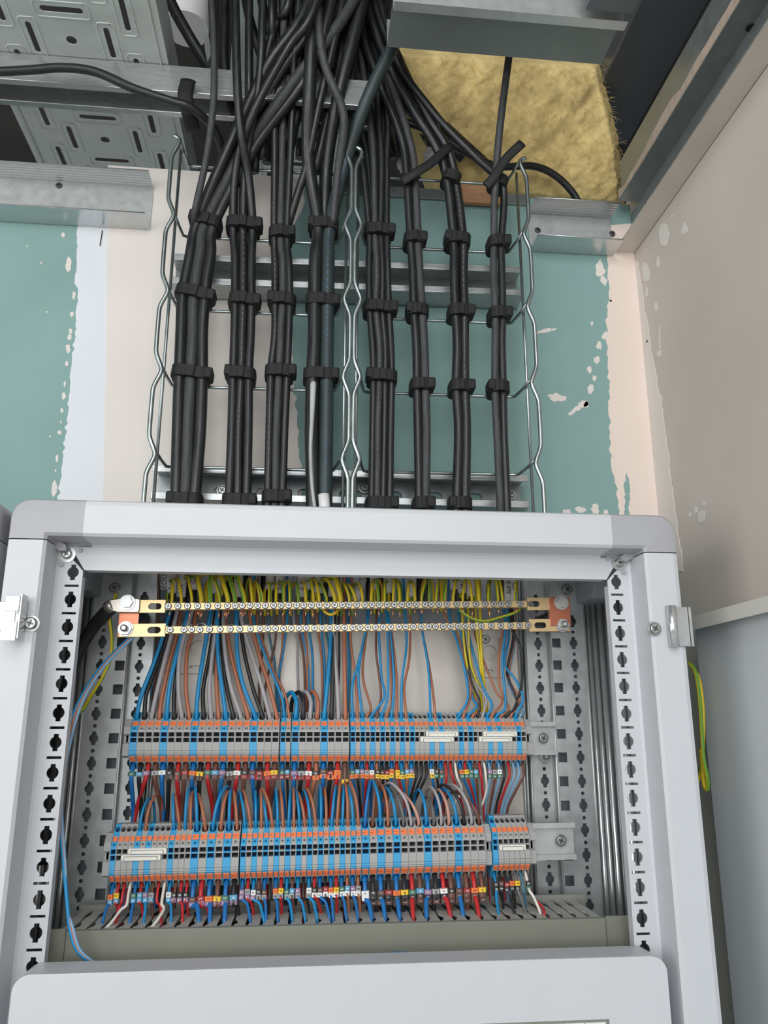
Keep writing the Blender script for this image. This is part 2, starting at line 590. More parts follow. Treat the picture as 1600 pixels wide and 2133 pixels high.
# small plug holes and the hairline crack
for (x, y, a, b_) in [(1272, 627, 2.5, 2.5)]:
    p = at(x, y, WY)
    part(MB().cyl((p.x, WY - 0.0004, p.z), (0, -1, 0), 0.0016, 0.0006, 10), 'nail_hole', 'dark_hole', WB)
p = atx(1349, 711, WX)
part(MB().cyl((WX - 0.0004, p.y, p.z), (-1, 0, 0), 0.0018, 0.0006, 10), 'nail_hole', 'dark_hole', WR)
cr = [at(213, 480, WY - 0.0012), at(211, 495, WY - 0.0012), at(208, 512, WY - 0.0012)]
part(MB().tube(cr, 0.0006, 5), 'crack', 'dark_hole', WB)

# metal U profiles of the suspended ceiling (U: back web on the wall, two flanges)


def u_profile(name, label, x0, x1, z0, z1, yf, ridges=True, seed=0):
    t = thing(name, label, 'profile', ((x0 + x1) / 2, WY, z0))
    th = 0.0007
    part(MB().box(x0, x1, yf, WY - 0.0013, z0 - th, z0), 'bottom_flange', 'galv_bright', t)
    part(MB().box(x0, x1, WY - 0.0013 - th, WY - 0.0013, z0, z1), 'web', 'galv', t)
    # ridged top flange
    n = 7
    prof = []
    for k in range(n * 4 + 1):
        s = k / (n * 4)
        y = yf + (WY - 0.002 - yf) * s
        prof.append((y, z1 + 0.0011 * (1 if (k % 4) in (1, 2) else 0)))
    poly = prof + [(y, z + th) for y, z in prof[::-1]]
    part(MB().prism(poly, (x0, 0, 0), (0, 1, 0), (0, 0, 1), (x1 - x0, 0, 0)), 'top_flange', 'galv_bright', t)
    # rolled front lips
    part(MB().tube([(x0, yf, z0), (x1, yf, z0)], 0.0009, 8), 'lip', 'galv_bright', t)
    part(MB().tube([(x0, yf, z1), (x1, yf, z1)], 0.0009, 8), 'lip', 'galv_bright', t)
    return t


SCR_DARK = MB()
SCR_DARK.cyl((0, 0, 0), (0, -1, 0), 0.0042, 0.0012, 14)
SCR_DARK.cyl((0, -0.0012, 0), (0, -1, 0), 0.0042, 0.0008, 14, r2=0.003)
SCR_DARK.box(-.0024, .0024, -.0022, -.0018, -.0005, .0005, 1).box(-.0005, .0005, -.0022, -.0018, -.0024, .0024, 1)
SCR_DARK = SCR_DARK.mesh('dark_screw', ['clamp_metal', 'dark_hole'])
xl = at(313, 478, WY).x
u1 = u_profile('ceiling_profile', 'ridged galvanised ceiling profile on the left above the green board', -1.3, xl, 0.5015, 0.5635, 0.153)
q = at(123, 387, WY - 0.002)
spart(SCR_DARK, 'screw', u1, Vector((q.x, WY - 0.002, min(q.z, 0.560))) - Vector(u1.location))
u2 = u_profile('ceiling_profile', 'short galvanised ceiling profile between the wire tray and right wall', at(1103, 525, WY).x, 0.366, 0.5035, 0.5605, 0.151)
for px in ((1120, 480), (1275, 487)):
    q = at(px[0], px[1], WY - 0.002)
    spart(SCR_DARK, 'screw', u2, Vector((q.x, WY - 0.002, q.z)) - Vector(u2.location))
# profile along the right wall
t = thing('ceiling_profile', 'long galvanised ceiling profile running along the right wall', 'profile', (WX, -0.5, 0.51))
XF = 0.3685
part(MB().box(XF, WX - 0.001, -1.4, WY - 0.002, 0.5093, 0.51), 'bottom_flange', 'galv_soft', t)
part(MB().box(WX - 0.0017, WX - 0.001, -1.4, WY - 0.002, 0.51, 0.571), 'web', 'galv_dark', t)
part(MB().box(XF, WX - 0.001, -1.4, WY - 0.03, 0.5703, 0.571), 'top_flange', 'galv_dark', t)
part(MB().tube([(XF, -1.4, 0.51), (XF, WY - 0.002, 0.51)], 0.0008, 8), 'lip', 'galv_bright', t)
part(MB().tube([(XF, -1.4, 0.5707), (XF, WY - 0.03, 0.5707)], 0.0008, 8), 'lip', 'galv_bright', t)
q = atz(1564, 57, 0.57)
part(MB().cyl((q.x, q.y, 0.5696), (0, 0, -1), 0.005, 0.0004, 14), 'screw_hole', 'dark_hole', t)
# broken gypsum edge above it
b = MB()
rr = random.Random(11)
n = 44
y0, y1 = -0.75, 0.165
zs = []
for k in range(n + 1):
    yy = y0 + (y1 - y0) * k / n
    zs.append((yy, 0.589 + rr.uniform(-.006, .004)))
poly = [(y0, 0.5715)] + zs + [(y1, 0.5715)]
poly = [(y0, 0.5715), (y1, 0.5715)] + zs[::-1]
b.sheet(poly, [], (0.3705, 0, 0), (0, 1, 0), (0, 0, 1), (0.003, 0, 0))
part(MB().box(0.374, 0.3752, -1.2, 0.16, 0.5715, 0.632), 'upper_leg', 'galv_dark', t)
solo(b, 'gypsum_board', 'gypsum_edge', 'broken beige gypsum board edge above the right wall profile', 'board', (0.371, 0, 0.5715))
# ================================================================ cabinet
A_, B_ = 0.249, 0.0147      # half opening width, top edge of the opening (inner edge of the flange at Y = 0)
PROF = [(0.0, 0.0), (0.0215, 0.0), (0.0235, -0.002), (0.0245, -0.0325), (0.027, -0.035), (0.0525, -0.035), (0.0563, -0.0338), (0.0582, -0.030), (0.0588, -0.025), (0.0588, 0.05)]
ZB = -0.95                  # bottom of the cabinet
SCREW_CAP = screw_mesh('washer_screw', 0.0045, 0.0032, washer=0.0075)
SCREW_PAN = screw_mesh('pan_screw', 0.0052, 0.0034, washer=0.0068)
BOLT_HEX = screw_mesh('hex_bolt', 0.0058, 0.004, washer=0.0078, hexa=True, cross=False)
NUT_STUD = screw_mesh('nut_and_stud', 0.0066, 0.0045, washer=0.0076, hexa=True, cross=False, stud=0.0034)


def cab_frame(root, cx, sides=(-1, 1), holes=True):
    a, bz = A_, B_
    zc, xc = bz + 0.026, a - 0.005          # where the corner pieces start (side z, top x)
    for s in sides:
        b = MB()
        # folded strip (flange) is punched; rest is swept profile
        pr = PROF[1:]
        n = len(pr)
        V = []
        for z in (ZB, bz + 0.020):
            V += [(cx + s * (a + o), y, z) for o, y in pr]
        fs = [(i, i + 1, n + i + 1, n + i) if s > 0 else (i + 1, i, n + i, n + i + 1) for i in range(n - 1)]
        b.add(V, fs, 0, False)
        part(b, 'side_rail', 'cab_white', root)
        b = MB()
        hs = []
        if holes:
            k = 0
            while k < 20:
                z = -0.025 * k
                hs.append(rect(0.0026, 0.0151, z - 0.0011, z + 0.0011))
                hs.append(keyhole(0.0088, z + 0.0125, 0.0051, 0.0043, 0.0072))
                k += 1
        # 45 degree end against the top rail
        outer = [(0.0, -0.52), (0.0215, -0.52), (0.0215, bz + 0.0205), (0.004, bz + 0.0035), (0.0, bz - 0.001)]
        b.sheet(outer, hs, (cx + s * a, 0, 0), (s, 0, 0), (0, 0, 1), (0, 0.0016, 0))
        b.box(min(cx + s * a, cx + s * (a + .0215)), max(cx + s * a, cx + s * (a + .0215)), 0, 0.0016, ZB, -0.52)
        # return of the strip
        x0, x1 = sorted((cx + s * a, cx + s * (a + 0.0015)))
        b.box(x0, x1, 0.0016, 0.010, ZB, bz - 0.006)
        part(b, 'punched_strip', 'cab_white', root)
        # corner piece
        b = MB()
        pr = PROF[1:]
        paths = []
        for o, y in pr:
            rr = 0.016 if o > 0.04 else 0.0005
            X, Z = a + o, bz + o
            pts = [(X, bz + 0.021)]
            for k in range(7):
                an = math.pi / 2 * k / 6
                pts.append((X - rr + rr * math.cos(an), Z - rr + rr * math.sin(an)))
            pts.append((a - 0.006, Z))
            paths.append([(cx + s * px, y, pz) for px, pz in pts])
        m = len(paths[0])
        V = [p for pp in paths for p in pp]
        fs = []
        for i in range(len(paths) - 1):
            for j in range(m - 1):
                q = (i * m + j, i * m + j + 1, (i + 1) * m + j + 1, (i + 1) * m + j)
                fs.append(q if s < 0 else q[::-1])
        b.add(V, fs, 0, True)
        c = part(b, 'corner_piece', 'cab_corner', root, label='grey moulded corner piece')
        md = c.modifiers.new('es', 'EDGE_SPLIT')
        md.split_angle = math.radians(25)
        # diagonal latch under the screw
        b = MB()
        if holes:
            lp = [(98, 1119), (111, 1117), (137, 1135), (137, 1146), (123, 1147), (98, 1131)] if s < 0 else [(1334, 1146), (1331, 1156), (1306, 1169), (1297, 1167), (1295, 1157), (1322, 1142)]
            lw = [at(x_, y_, -0.010) for x_, y_ in lp]
            b.prism([(v.x, v.z) for v in lw], (0, -0.010, 0), (1, 0, 0), (0, 0, 1), (0, 0.0095, 0))
            part(b, 'corner_latch', 'cab_corner', root)
        sp = at(140.5, 1155, 0) if s < 0 else at(1289, 1173, 0)
        if holes:
            spart(SCREW_CAP, 'screw', root, Vector((sp.x, 0, sp.z)) - Vector(root.location), (0, rnd.uniform(0, 1.5), 0))
            for dx, dz in ((s * -0.0112, 0.004), (s * 0.004, -0.0095)):
                part(MB().cyl((sp.x + dx, -0.0006, sp.z + dz), (0, -1, 0), 0.0022, 0.0012, 12), 'rivet', 'cab_corner', root)
    # top rail
    b = MB()
    pr = PROF
    n = len(pr)
    V = []
    for x in (-1, 1):
        for o, y in pr:
            e = a - 0.006 if o > 0.0001 else a - 0.001
            V.append((cx + x * (e if o > 0.022 else (a + o - 0.001 if o < .005 else a + 0.013)), y, bz + o))
    b.add(V, [(i + 1, i, n + i, n + i + 1)[::-1] for i in range(n - 1)], 0, False)
    # small bottom lip of the rail
    b.box(cx - a + 0.002, cx + a - 0.002, 0.0002, 0.012, bz, bz + 0.0012)
    part(b, 'top_rail', 'cab_white', root)


CAB = thing('electrical_cabinet', 'open white sheet steel electrical cabinet full of terminals and wires', 'cabinet', (0, 0.05, ZB))
cab_frame(CAB, 0.0)
# body shell
so = A_ + 0.0588
part(MB().box(-so, -so + 0.0015, 0.045, 0.186, ZB, B_ + 0.0588), 'side_panel', 'cab_inner', CAB)
part(MB().box(so - 0.0015, so, 0.045, 0.186, ZB, B_ + 0.0588), 'side_panel', 'cab_inner', CAB)
part(MB().box(-so, so, 0.1845, 0.186, ZB, B_ + 0.0588), 'rear_panel', 'cab_inner', CAB)
# top plate with a long cable opening
part(MB().sheet(rect(-so, so, 0.0, 0.186), [rect(-0.225, 0.232, 0.075, 0.170)], (0, 0, B_ + 0.0580), (1, 0, 0), (0, 1, 0), (0, 0, 0.0012)), 'top_panel', 'cab_white', CAB)
part(MB().box(-so, so, -0.03, 0.186, ZB, ZB + 0.002), 'bottom_panel', 'cab_white', CAB)
# galvanised mounting plate behind the terminals
b = MB()
b.box(-0.203, 0.2055, 0.176, 0.1775, -0.42, -0.012)
part(b, 'mounting_plate', 'galv_soft', CAB)
# slotted uprights
for s in (-1, 1):
    b = MB()
    hs = []
    zi = -0.0325 if s > 0 else -0.0364
    for k in range(-2, 16):
        z = zi - 0.025 * k
        hs.append(keyhole(0.0, z, 0.0047, 0.0042, 0.0069))
        hs.append(circ(0.0, z - 0.0125, 0.0020, 10))
    b.sheet([(-0.0135, -0.46), (0.0125, -0.46), (0.0125, 0.06), (-0.0135, 0.06)], hs, (s * 0.2233, 0.158, 0), (s, 0, 0), (0, 0, 1), (0, 0.0015, 0))
    # folded ridges towards the plate
    for k, (xx, yy) in enumerate(((0.2098, 0.162), (0.2070, 0.170), (0.2045, 0.173))):
        b.tube([(s * xx, yy, -0.46), (s * xx, yy, 0.06)], 0.0016, 8)
    part(b, 'inner_upright', 'galv', CAB)
    b = MB()
    hs = []
    for k in range(-1, 16):
        z = zi - 0.025 * k
        hs.append(keyhole(0.0282, z, 0.0047, 0.0042, 0.0069))
        hs.append(circ(0.0282, z - 0.0125, 0.0020, 10))
        hs.append(rect(0.0030, 0.0130, z - 0.0052, z + 0.0052))
    b.sheet([(0.0, -0.46), (0.0425, -0.46), (0.0425, 0.045), (0.0, 0.045)], hs, (s * 0.2335, 0.147, 0), (s, 0, 0), (0, 0, 1), (0, 0.0015, 0))
    b.tube([(s * 0.2345, 0.1482, -0.46), (s * 0.2345, 0.1482, 0.045)], 0.0016, 8)
    b.tube([(s * 0.2758, 0.1482, -0.46), (s * 0.2758, 0.1482, 0.045)], 0.0016, 8)
    x0, x1 = sorted((s * 0.2755, s * 0.277))
    b.box(x0, x1, 0.147, 0.175, -0.46, 0.045)
    part(b, 'outer_upright', 'galv', CAB)
    # ridged galvanised column along the side
    b = MB()
    for xx, yy, r in ((0.2815, 0.150, 0.0030), (0.2870, 0.146, 0.0028), (0.2925, 0.140, 0.0034), (0.2985, 0.130, 0.0044), (0.3010, 0.116, 0.004)):
        b.tube([(s * xx, yy, -0.62), (s * xx, yy, 0.012)], r, 10)
    x0, x1 = sorted((s * 0.279, s * 0.3055))
    b.box(x0, x1, 0.150, 0.153, -0.62, 0.012)
    part(b, 'side_column', 'galv_bright', CAB)
    # grey bracket on top of it
    b = MB()
    x0, x1 = sorted((s * 0.268, s * 0.306))
    b.prism([(0.06, 0.052), (0.155, 0.052), (0.155, 0.012), (0.10, 0.012), (0.06, 0.040)], (x0, 0, 0), (0, 1, 0), (0, 0, 1), (x1 - x0, 0, 0))
    part(b, 'top_bracket', 'cab_inner', CAB, bevel=0.001)
    for px, py in (((240, 1225), (420, 1310)) if s < 0 else ((1180, 1228), (1010, 1332))):
        q = at(px, py, 0.147 if py < 1300 else 0.172)
        spart(SCREW_PAN, 'screw', CAB, Vector((q.x, q.y, q.z)) - Vector(CAB.location), (0, rnd.uniform(0, 1.5), 0))
    # small galvanised plates with keyhole on the mounting plate
    cx, cz = (at(412, 1350, 0.172).x, at(412, 1350, 0.172).z) if s < 0 else (at(1020, 1360, 0.172).x, at(1020, 1360, 0.172).z)
    b = MB()
    b.sheet(rect(-0.022, 0.018, -0.028, 0.026), [circ(0, 0.0, 0.009, 16), slot(-0.002, -0.021, 0.012, 0.004), slot(0.012, 0.012, 0.010, 0.003, False)], (cx, 0.172, cz), (1, 0, 0), (0, 0, 1), (0, 0.0012, 0))
    part(b, 'fixing_plate', 'galv_soft', CAB)
q = at(1133, 1575, 0.158)
spart(NUT_STUD, 'screw', CAB, Vector((q.x, 0.158, q.z)) - Vector(CAB.location))

# door clips on the outer frame
b = MB()
cl = [at(1398, 1265, -0.0365), at(1438, 1265, -0.0365), at(1438, 1345, -0.0365), at(1400, 1345, -0.0365)]
zt, zb = at(1400, 1264, -0.037).z, at(1400, 1346, -0.037).z
xa, xb = at(1398, 1300, -0.037).x, at(1440, 1300, -0.035).x
b.box(xa, max(xb, 0.3085), -0.0375, -0.0362, zb, zt)
b.box(0.3085, 0.3100, -0.0375, -0.005, zb, zt)
part(b, 'door_clip', 'galv_bright', CAB, bevel=0.0004)
part(MB().tube([(xa, -0.0395, zb - 0.001), (xa, -0.0395, zt + 0.0005)], 0.0046, 14), 'clip_roll', 'galv_bright', CAB)
q = at(1362, 1310, -0.035)
spart(SCREW_PAN, 'clip_screw', CAB, Vector((q.x, -0.035, q.z)) - Vector(CAB.location), (0, .6, 0))
xa, xb = at(-6, 1290, -0.037).x, at(46, 1290, -0.037).x
zt, zb = at(30, 1254, -0.037).z, at(30, 1314, -0.037).z
b = MB()
b.box(xa, xb - 0.006, -0.0375, -0.0362, zb, zt)
b.box(-0.3100, -0.3085, -0.0375, -0.005, zb, zt)
part(b, 'door_clip', 'galv_bright', CAB, bevel=0.0004)
b = MB()
xr = at(48, 1290, -0.042).x
b.tube([(xr - 0.004, -0.040, zb - 0.001), (xr - 0.004, -0.040, zt + 0.001)], 0.004, 12)
b.box(xr - 0.001, xr + 0.001, -0.052, -0.038, zb - 0.008, zt + 0.005)
b.box(xr - 0.012, xr - 0.0005, -0.0535, -0.052, zt - 0.010, zt + 0.003)
b.box(xr - 0.013, xr - 0.0005, -0.0535, -0.052, zb - 0.010, zb + 0.006)
part(b, 'clip_hook', 'galv_bright', CAB, bevel=0.0004)
q = at(66, 1299, -0.035)
spart(SCREW_PAN, 'clip_screw', CAB, Vector((q.x, -0.035, q.z)) - Vector(CAB.location), (0, .3, 0))
# door opened at a right angle on the right
dr = part(MB().box(0.377, 0.3785, -0.62, 0.085, -0.93, -0.0125), 'door', 'door_grey', CAB, label='grey cabinet door swung open')
b = MB()
b.box(0.3605, 0.377, -0.62, 0.085, -0.0140, -0.0125)
b.box(0.3605, 0.3620, -0.62, 0.085, -0.0265, -0.0140)
part(b, 'door_flange', 'door_edge', dr)

# neighbouring cabinet on the left
NCX = -0.6235
CAB2 = thing('electrical_cabinet', 'neighbouring white cabinet, only its right edge shows at far left', 'cabinet', (NCX, 0.05, ZB))
cab_frame(CAB2, NCX, (1,), False)
part(MB().box(NCX - so, NCX + so, 0.045, 0.186, ZB, B_ + 0.0588), 'body', 'cab_inner', CAB2)

# ---------------------------------------------------------------- lower cover plate
CZ = -0.3088
cov = thing('cover_plate', 'white rounded cover plate closing the lower half of the cabinet', 'cover', (0, -0.02, -0.6))
b = MB()
h = 0.0005
xw = 0.2615
pr = []
R = 0.012
for k in range(7):
    an = math.pi / 2 * k / 6
    pr.append((xw - R + R * math.cos(an), CZ - R + R * math.sin(an)))
outl = pr + [(-x, z) for x, z in pr[::-1]] + [(-xw, -0.80), (xw, -0.80)]
hx0, hx1 = -0.20, at(1270, 2133, -0.035).x
hz = at(1270, 2123, -0.035).z
b.sheet(outl, [rect(hx0, hx1, hz - 0.045, hz)], (0, -0.035, 0), (1, 0, 0), (0, 0, 1), (0, 0.0016, 0))
# turned-back rim
n = len(outl)
V = [(x, -0.0334, z) for x, z in outl] + [(x, -0.0015, z) for x, z in outl]
b.add(V, [(i, (i + 1) % n, n + (i + 1) % n, n + i) for i in range(n)], 0, True)
o = part(b, 'panel', 'cab_white', cov, bevel=0.0022)
part(MB().box(hx0 - 0.004, hx1 + 0.001, -0.032, -0.030, hz - 0.05, hz + 0.004), 'window_back', 'duct_grey', cov)
x = hx1 - 0.0025
for k in range(11):
    part(MB().box(x - 0.0172, x, -0.0335, -0.032, hz - 0.03, hz - 0.0025), 'label_strip', 'label_white', cov)
    x -= 0.0180
# ================================================================ rails and terminal blocks
UY, LY = 0.110, 0.068                   # front planes of the two rows


def uz(x):
    return -0.137


def lz(x):
    return -0.2387 + 0.0107 * x


def panel(b, o, u, v, outer, holes, mi=0):
    """flat face with recesses. holes: (polygon, depth, floor material index)"""
    o, u, v = Vector(o), Vector(u), Vector(v)
    nrm = u.cross(v).normalized()
    loops = [outer] + [h[0] for h in holes]
    tri = tessellate_polygon([[Vector((p[0], p[1], 0)) for p in lp] for lp in loops])
    flat = [p for lp in loops for p in lp]
    fs = []
    for t in tri:
        a, c, d = t
        ar = (flat[c][0] - flat[a][0]) * (flat[d][1] - flat[a][1]) - (flat[c][1] - flat[a][1]) * (flat[d][0] - flat[a][0])
        fs.append((a, c, d) if ar > 0 else (a, d, c))
    b.add([o + u * p[0] + v * p[1] for p in flat], fs, mi)
    for poly, dep, fm in holes:
        n = len(poly)
        A = [o + u * p[0] + v * p[1] for p in poly]
        Bv = [p - nrm * dep for p in A]
        b.add(A + Bv, [((i + 1) % n, i, n + i, n + (i + 1) % n)[::-1] for i in range(n)], mi)
        b.add(Bv, [list(range(n))], fm)


def rrect(cx, cy, wd, h, r, n=3):
    pts = []
    for sx, sy, a0 in ((1, -1, -90), (1, 1, 0), (-1, 1, 90), (-1, -1, 180)):
        for k in range(n + 1):
            a = math.radians(a0 + 90 * k / n)
            pts.append((cx + sx * (wd / 2 - r) + r * math.cos(a), cy + sy * (h / 2 - r) + r * math.sin(a)))
    return pts


US = Vector((0, 0.016, 0.018))          # upper slope vector
LS = Vector((0, 0.014, -0.0145))        # lower slope vector


def terminal_meshes(wd):
    hw = wd / 2 - 0.00012
    b = MB()
    prof = [(0, -.0145), (0, .009), (.016, .027), (.030, .027), (.033, .018), (.033, -.020), (.028, -.029), (.014, -.029)]
    n = len(prof)
    for s in (-1, 1):
        b.add([(s * hw, y, z) for y, z in prof], [list(range(n)) if s < 0 else list(range(n))[::-1]])
    for i in range(2, 7):
        (y0, z0), (y1, z1) = prof[i], prof[i + 1]
        b.add([(-hw, y0, z0), (hw, y0, z0), (hw, y1, z1), (-hw, y1, z1)], [(0, 1, 2, 3)])
    # front with two rows of bridge slots and two fine grooves in the marker strip
    sw = wd * 0.80
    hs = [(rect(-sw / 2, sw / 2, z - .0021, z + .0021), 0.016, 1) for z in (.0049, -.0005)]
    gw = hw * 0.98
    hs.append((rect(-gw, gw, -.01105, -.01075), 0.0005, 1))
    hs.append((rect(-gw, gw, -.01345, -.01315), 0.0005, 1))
    panel(b, (0, 0, 0), (1, 0, 0), (0, 0, 1), [(-hw, -.0145), (hw, -.0145), (hw, .009), (-hw, .009)], hs)
    # upper slope
    L = US.length
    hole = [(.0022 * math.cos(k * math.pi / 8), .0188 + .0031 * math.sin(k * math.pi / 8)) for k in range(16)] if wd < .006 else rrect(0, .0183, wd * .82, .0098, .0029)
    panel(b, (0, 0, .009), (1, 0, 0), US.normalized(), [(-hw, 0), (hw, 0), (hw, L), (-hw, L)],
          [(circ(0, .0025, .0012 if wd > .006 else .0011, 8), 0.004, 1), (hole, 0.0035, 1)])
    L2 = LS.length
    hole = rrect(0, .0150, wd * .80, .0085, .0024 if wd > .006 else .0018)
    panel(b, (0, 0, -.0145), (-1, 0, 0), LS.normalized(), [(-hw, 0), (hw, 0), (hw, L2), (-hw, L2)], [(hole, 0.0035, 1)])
    out = {}
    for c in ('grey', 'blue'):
        out[c] = b.mesh('terminal_' + c, ['term_' + c, 'hole_shade_grey' if c == 'grey' else 'hole_shade_blue'])

    def button(o, u, t0, t1, bw):
        o, t = Vector(o), Vector(u).normalized()
        nrm = Vector((1, 0, 0)).cross(t).normalized()
        if nrm.y > 0:
            nrm = -nrm
        q = MB()
        A = [o + Vector((x, 0, 0)) + t * s for x, s in ((-bw / 2, t0), (bw / 2, t0), (bw / 2, t1), (-bw / 2, t1))]
        Bv = [p + nrm * .0007 for p in A]
        q.add(A + Bv, [(4, 5, 6, 7), (0, 1, 5, 4), (1, 2, 6, 5), (2, 3, 7, 6), (3, 0, 4, 7)])
        mid = (t0 + t1) / 2
        A = [o + Vector((x, 0, 0)) + t * s + nrm * .00075 for x, s in ((-bw / 2, mid - .0003), (bw * .1, mid - .0001), (bw * .1, mid + .0002), (-bw / 2, mid + .0004))]
        q.add(A, [(0, 1, 2, 3), (3, 2, 1, 0)], 1)
        return q.mesh('release_button', ['term_orange', 'term_orange_dk'])
    out['bt'] = button((0, 0, .009), US, .0056, .0112 if wd > .006 else .0105, wd * .76)
    out['bb'] = button((0, 0, -.0145), LS, .0024, .0092, wd * .76)
    return out


TW, TN = terminal_meshes(0.0075), terminal_meshes(0.0052)
UPPER, LOWER = [], []                    # (x, width, colour)


def seq(dst, pat, x, pitch, wide):
    for c in pat:
        dst.append((x, wide, 'blue' if c == 'B' else 'grey'))
        x += pitch


seq(UPPER, 'BGGG' * 5, -0.2140, 0.00748, True)
seq(UPPER, 'BG', -0.0642, 0.0052, False)
seq(UPPER, 'BGGG' * 2, -0.0518, 0.00743, True)
seq(UPPER, 'BG' * 6 + 'BGGG' + 'BG' + 'BGGG' + 'BG' + 'BGGG' + 'BG' + 'BGGG' + 'BG', 0.0076, 0.005174, False)
seq(LOWER, 'BGGG' + 'BG' + 'BGGG' + 'BGGG', -0.2158, 0.00521, False)
seq(LOWER, 'BGBGBG', -0.1420, 0.0075, True)
seq(LOWER, 'BG' * 11, -0.0970, 0.00518, False)
seq(LOWER, 'BGBGBGGGBGGGBGGG', 0.0182, 0.00751, True)
seq(LOWER, 'BGGGGGG', 0.1443, 0.00525, False)
for row, dst, Yf, zf in (('upper', UPPER, UY, uz), ('lower', LOWER, LY, lz)):
    for i, (x, wide, c) in enumerate(dst):
        T = TW if wide else TN
        t = thing('terminal_block', '%s %s terminal block, %s from the left on the %s rail' % ('wide' if wide else 'narrow', c, nth(i), row), 'terminal', (x, Yf, zf(x)),
                  'terminal blocks on the %s rail' % row)
        spart(T[c], 'body', t, (0, 0, 0))
        spart(T['bt'], 'release_button', t, (0, 0, 0))
        spart(T['bb'], 'release_button', t, (0, 0, 0))


def din_rail(label, x0, x1, zf, yb, sx):
    """hat rail, web against its supports at depth yb"""
    t = thing('mounting_rail', label, 'rail', ((x0 + x1) / 2, yb, zf(0)), 'terminal mounting rails')
    th = 0.001
    prof = [(yb, -.0135), (yb - .0065, -.0135), (yb - .0065, -.0175), (yb - .0075, -.0175), (yb - .0075, -.0125), (yb - .001, -.0125),
            (yb - .001, .0125), (yb - .0075, .0125), (yb - .0075, .0175), (yb - .0065, .0175), (yb - .0065, .0135), (yb, .0135)]
    b = MB()
    n = len(prof)
    V = [(x, y, zf(x) + z) for x in (x0, x1) for y, z in prof]
    b.add(V, [list(range(n)), list(range(n, 2 * n))[::-1]] + [((i + 1) % n, i, n + i, n + (i + 1) % n) for i in range(n)])
    part(b, 'rail', 'galv', t)
    spart(SCREW_PAN, 'screw', t, (sx - (x0 + x1) / 2, -0.001, zf(sx) - zf(0)), (0, .4, 0))
    return t


xr = at(1157, 1530, 0.1435).x
r1 = din_rail('upper galvanised mounting rail carrying the first row of terminals', -0.228, xr, uz, 0.1465, at(1131, 1527, 0.1435).x)
xr2 = at(1196, 1740, 0.100).x
r2 = din_rail('lower galvanised mounting rail standing proud of the uprights', -0.226, xr2, lz, 0.1035, at(1168, 1741, 0.1).x)
for x in (at(1172, 1741, 0.1).x, -0.2235):
    part(MB().box(x - 0.008, x + 0.008, 0.1035, 0.147, lz(x) - 0.012, lz(x) + 0.012), 'spacer', 'galv_dark', r2)


def end_stop(x, wd, Yf, z, label):
    b = MB()
    b.prism([(.006, -.018), (.000, -.016), (.000, -.004), (.004, -.003), (.004, .004), (.000, .005), (.000, .012), (.008, .020), (.034, .020), (.034, -.018)],
            (x - wd / 2, Yf, z), (0, 1, 0), (0, 0, 1), (wd, 0, 0))
    b.prism([(.004, -.003), (.010, -.003), (.010, .004), (.004, .004)], (x - wd * .2, Yf, z), (0, 1, 0), (0, 0, 1), (wd * .4, 0, 0))
    solo(b, 'end_stop', 'term_grey', label, 'end stop', (x, Yf, z), 'rail end stops', bevel=0.0003)


end_stop(-0.2140 - 0.00375 - 0.0036, 0.0065, UY + .003, -0.137, 'grey plastic end stop left of the upper terminal row')
end_stop(0.1887 + 0.0026 + 0.0036, 0.0062, UY + .003, -0.137, 'grey plastic end stop right of the upper terminal row')
end_stop(-0.2158 - 0.0026 - 0.0036, 0.0065, LY + .003, lz(-.22), 'grey plastic end stop left of the lower terminal row')
end_stop(0.1309 + 0.00375 + 0.0034, 0.0062, LY + .003, lz(.138), 'grey plastic end stop before the last seven lower terminals')
end_stop(0.1758 + 0.0026 + 0.0036, 0.0062, LY + .003, lz(.18), 'grey plastic end stop right of the lower terminal row')


def jumper(x0, x1, Yf, z, label):
    b = MB()
    h = 0.0024
    b.prism(rrect((x0 + x1) / 2, 0, x1 - x0, h * 2, 0.001), (0, Yf - .0015, z), (1, 0, 0), (0, 0, 1), (0, 0.003, 0))
    t = thing('jumper_bar', label, 'jumper', ((x0 + x1) / 2, Yf, z), 'white jumper bars')
    part(b, 'bar', 'jumper_white', t, bevel=0.0003)
    d = 0.0026
    part(MB().prism([(x0 + d, -.0022), (x1 - d, -.0022), (x1 - d, .0012), (x0 + d, .0012)], (0, Yf - .0016, z), (1, 0, 0), (0, 0, 1), (0, -.0001, 0)), 'groove', 'jumper_gap', t)
    part(MB().prism([(x0 + d + .0006, -.0022), (x1 - d - .0006, -.0022), (x1 - d - .0006, .0007), (x0 + d + .0006, .0007)], (0, Yf - .0017, z), (1, 0, 0), (0, 0, 1), (0, -.0006, 0)), 'insert', 'jumper_white', t)


for xa, xb, py, lab in ((887, 954, 1530, 'upper bar of the pair left of centre on the upper rail'), (876, 945, 1540, 'lower bar of the pair left of centre on the upper rail'),
                        (1007, 1077, 1530, 'upper bar of the right hand pair on the upper rail'), (998, 1066, 1540, 'lower bar of the right hand pair on the upper rail')):
    jumper(at(xa, py, UY).x, at(xb, py, UY).x, UY, -0.137 + (.0049 if py == 1530 else -.0005), 'white jumper, ' + lab)
a, c = at(210 + 418 / 7.27, 1769, LY).x, at(210 + 1000 / 7.27, 1769, LY).x
jumper(a, c, LY, lz((a + c) / 2) + .0049, 'white jumper, upper bar of the pair on the lower rail')
a, c = at(210 + 312 / 7.27, 1782, LY).x, at(210 + 910 / 7.27, 1782, LY).x
jumper(a, c, LY, lz((a + c) / 2) - .0005, 'white jumper, lower bar of the pair on the lower rail')
a, c = at(1000 + 290 / 7.27, 1764, LY).x, at(1000 + 692 / 7.27, 1764, LY).x
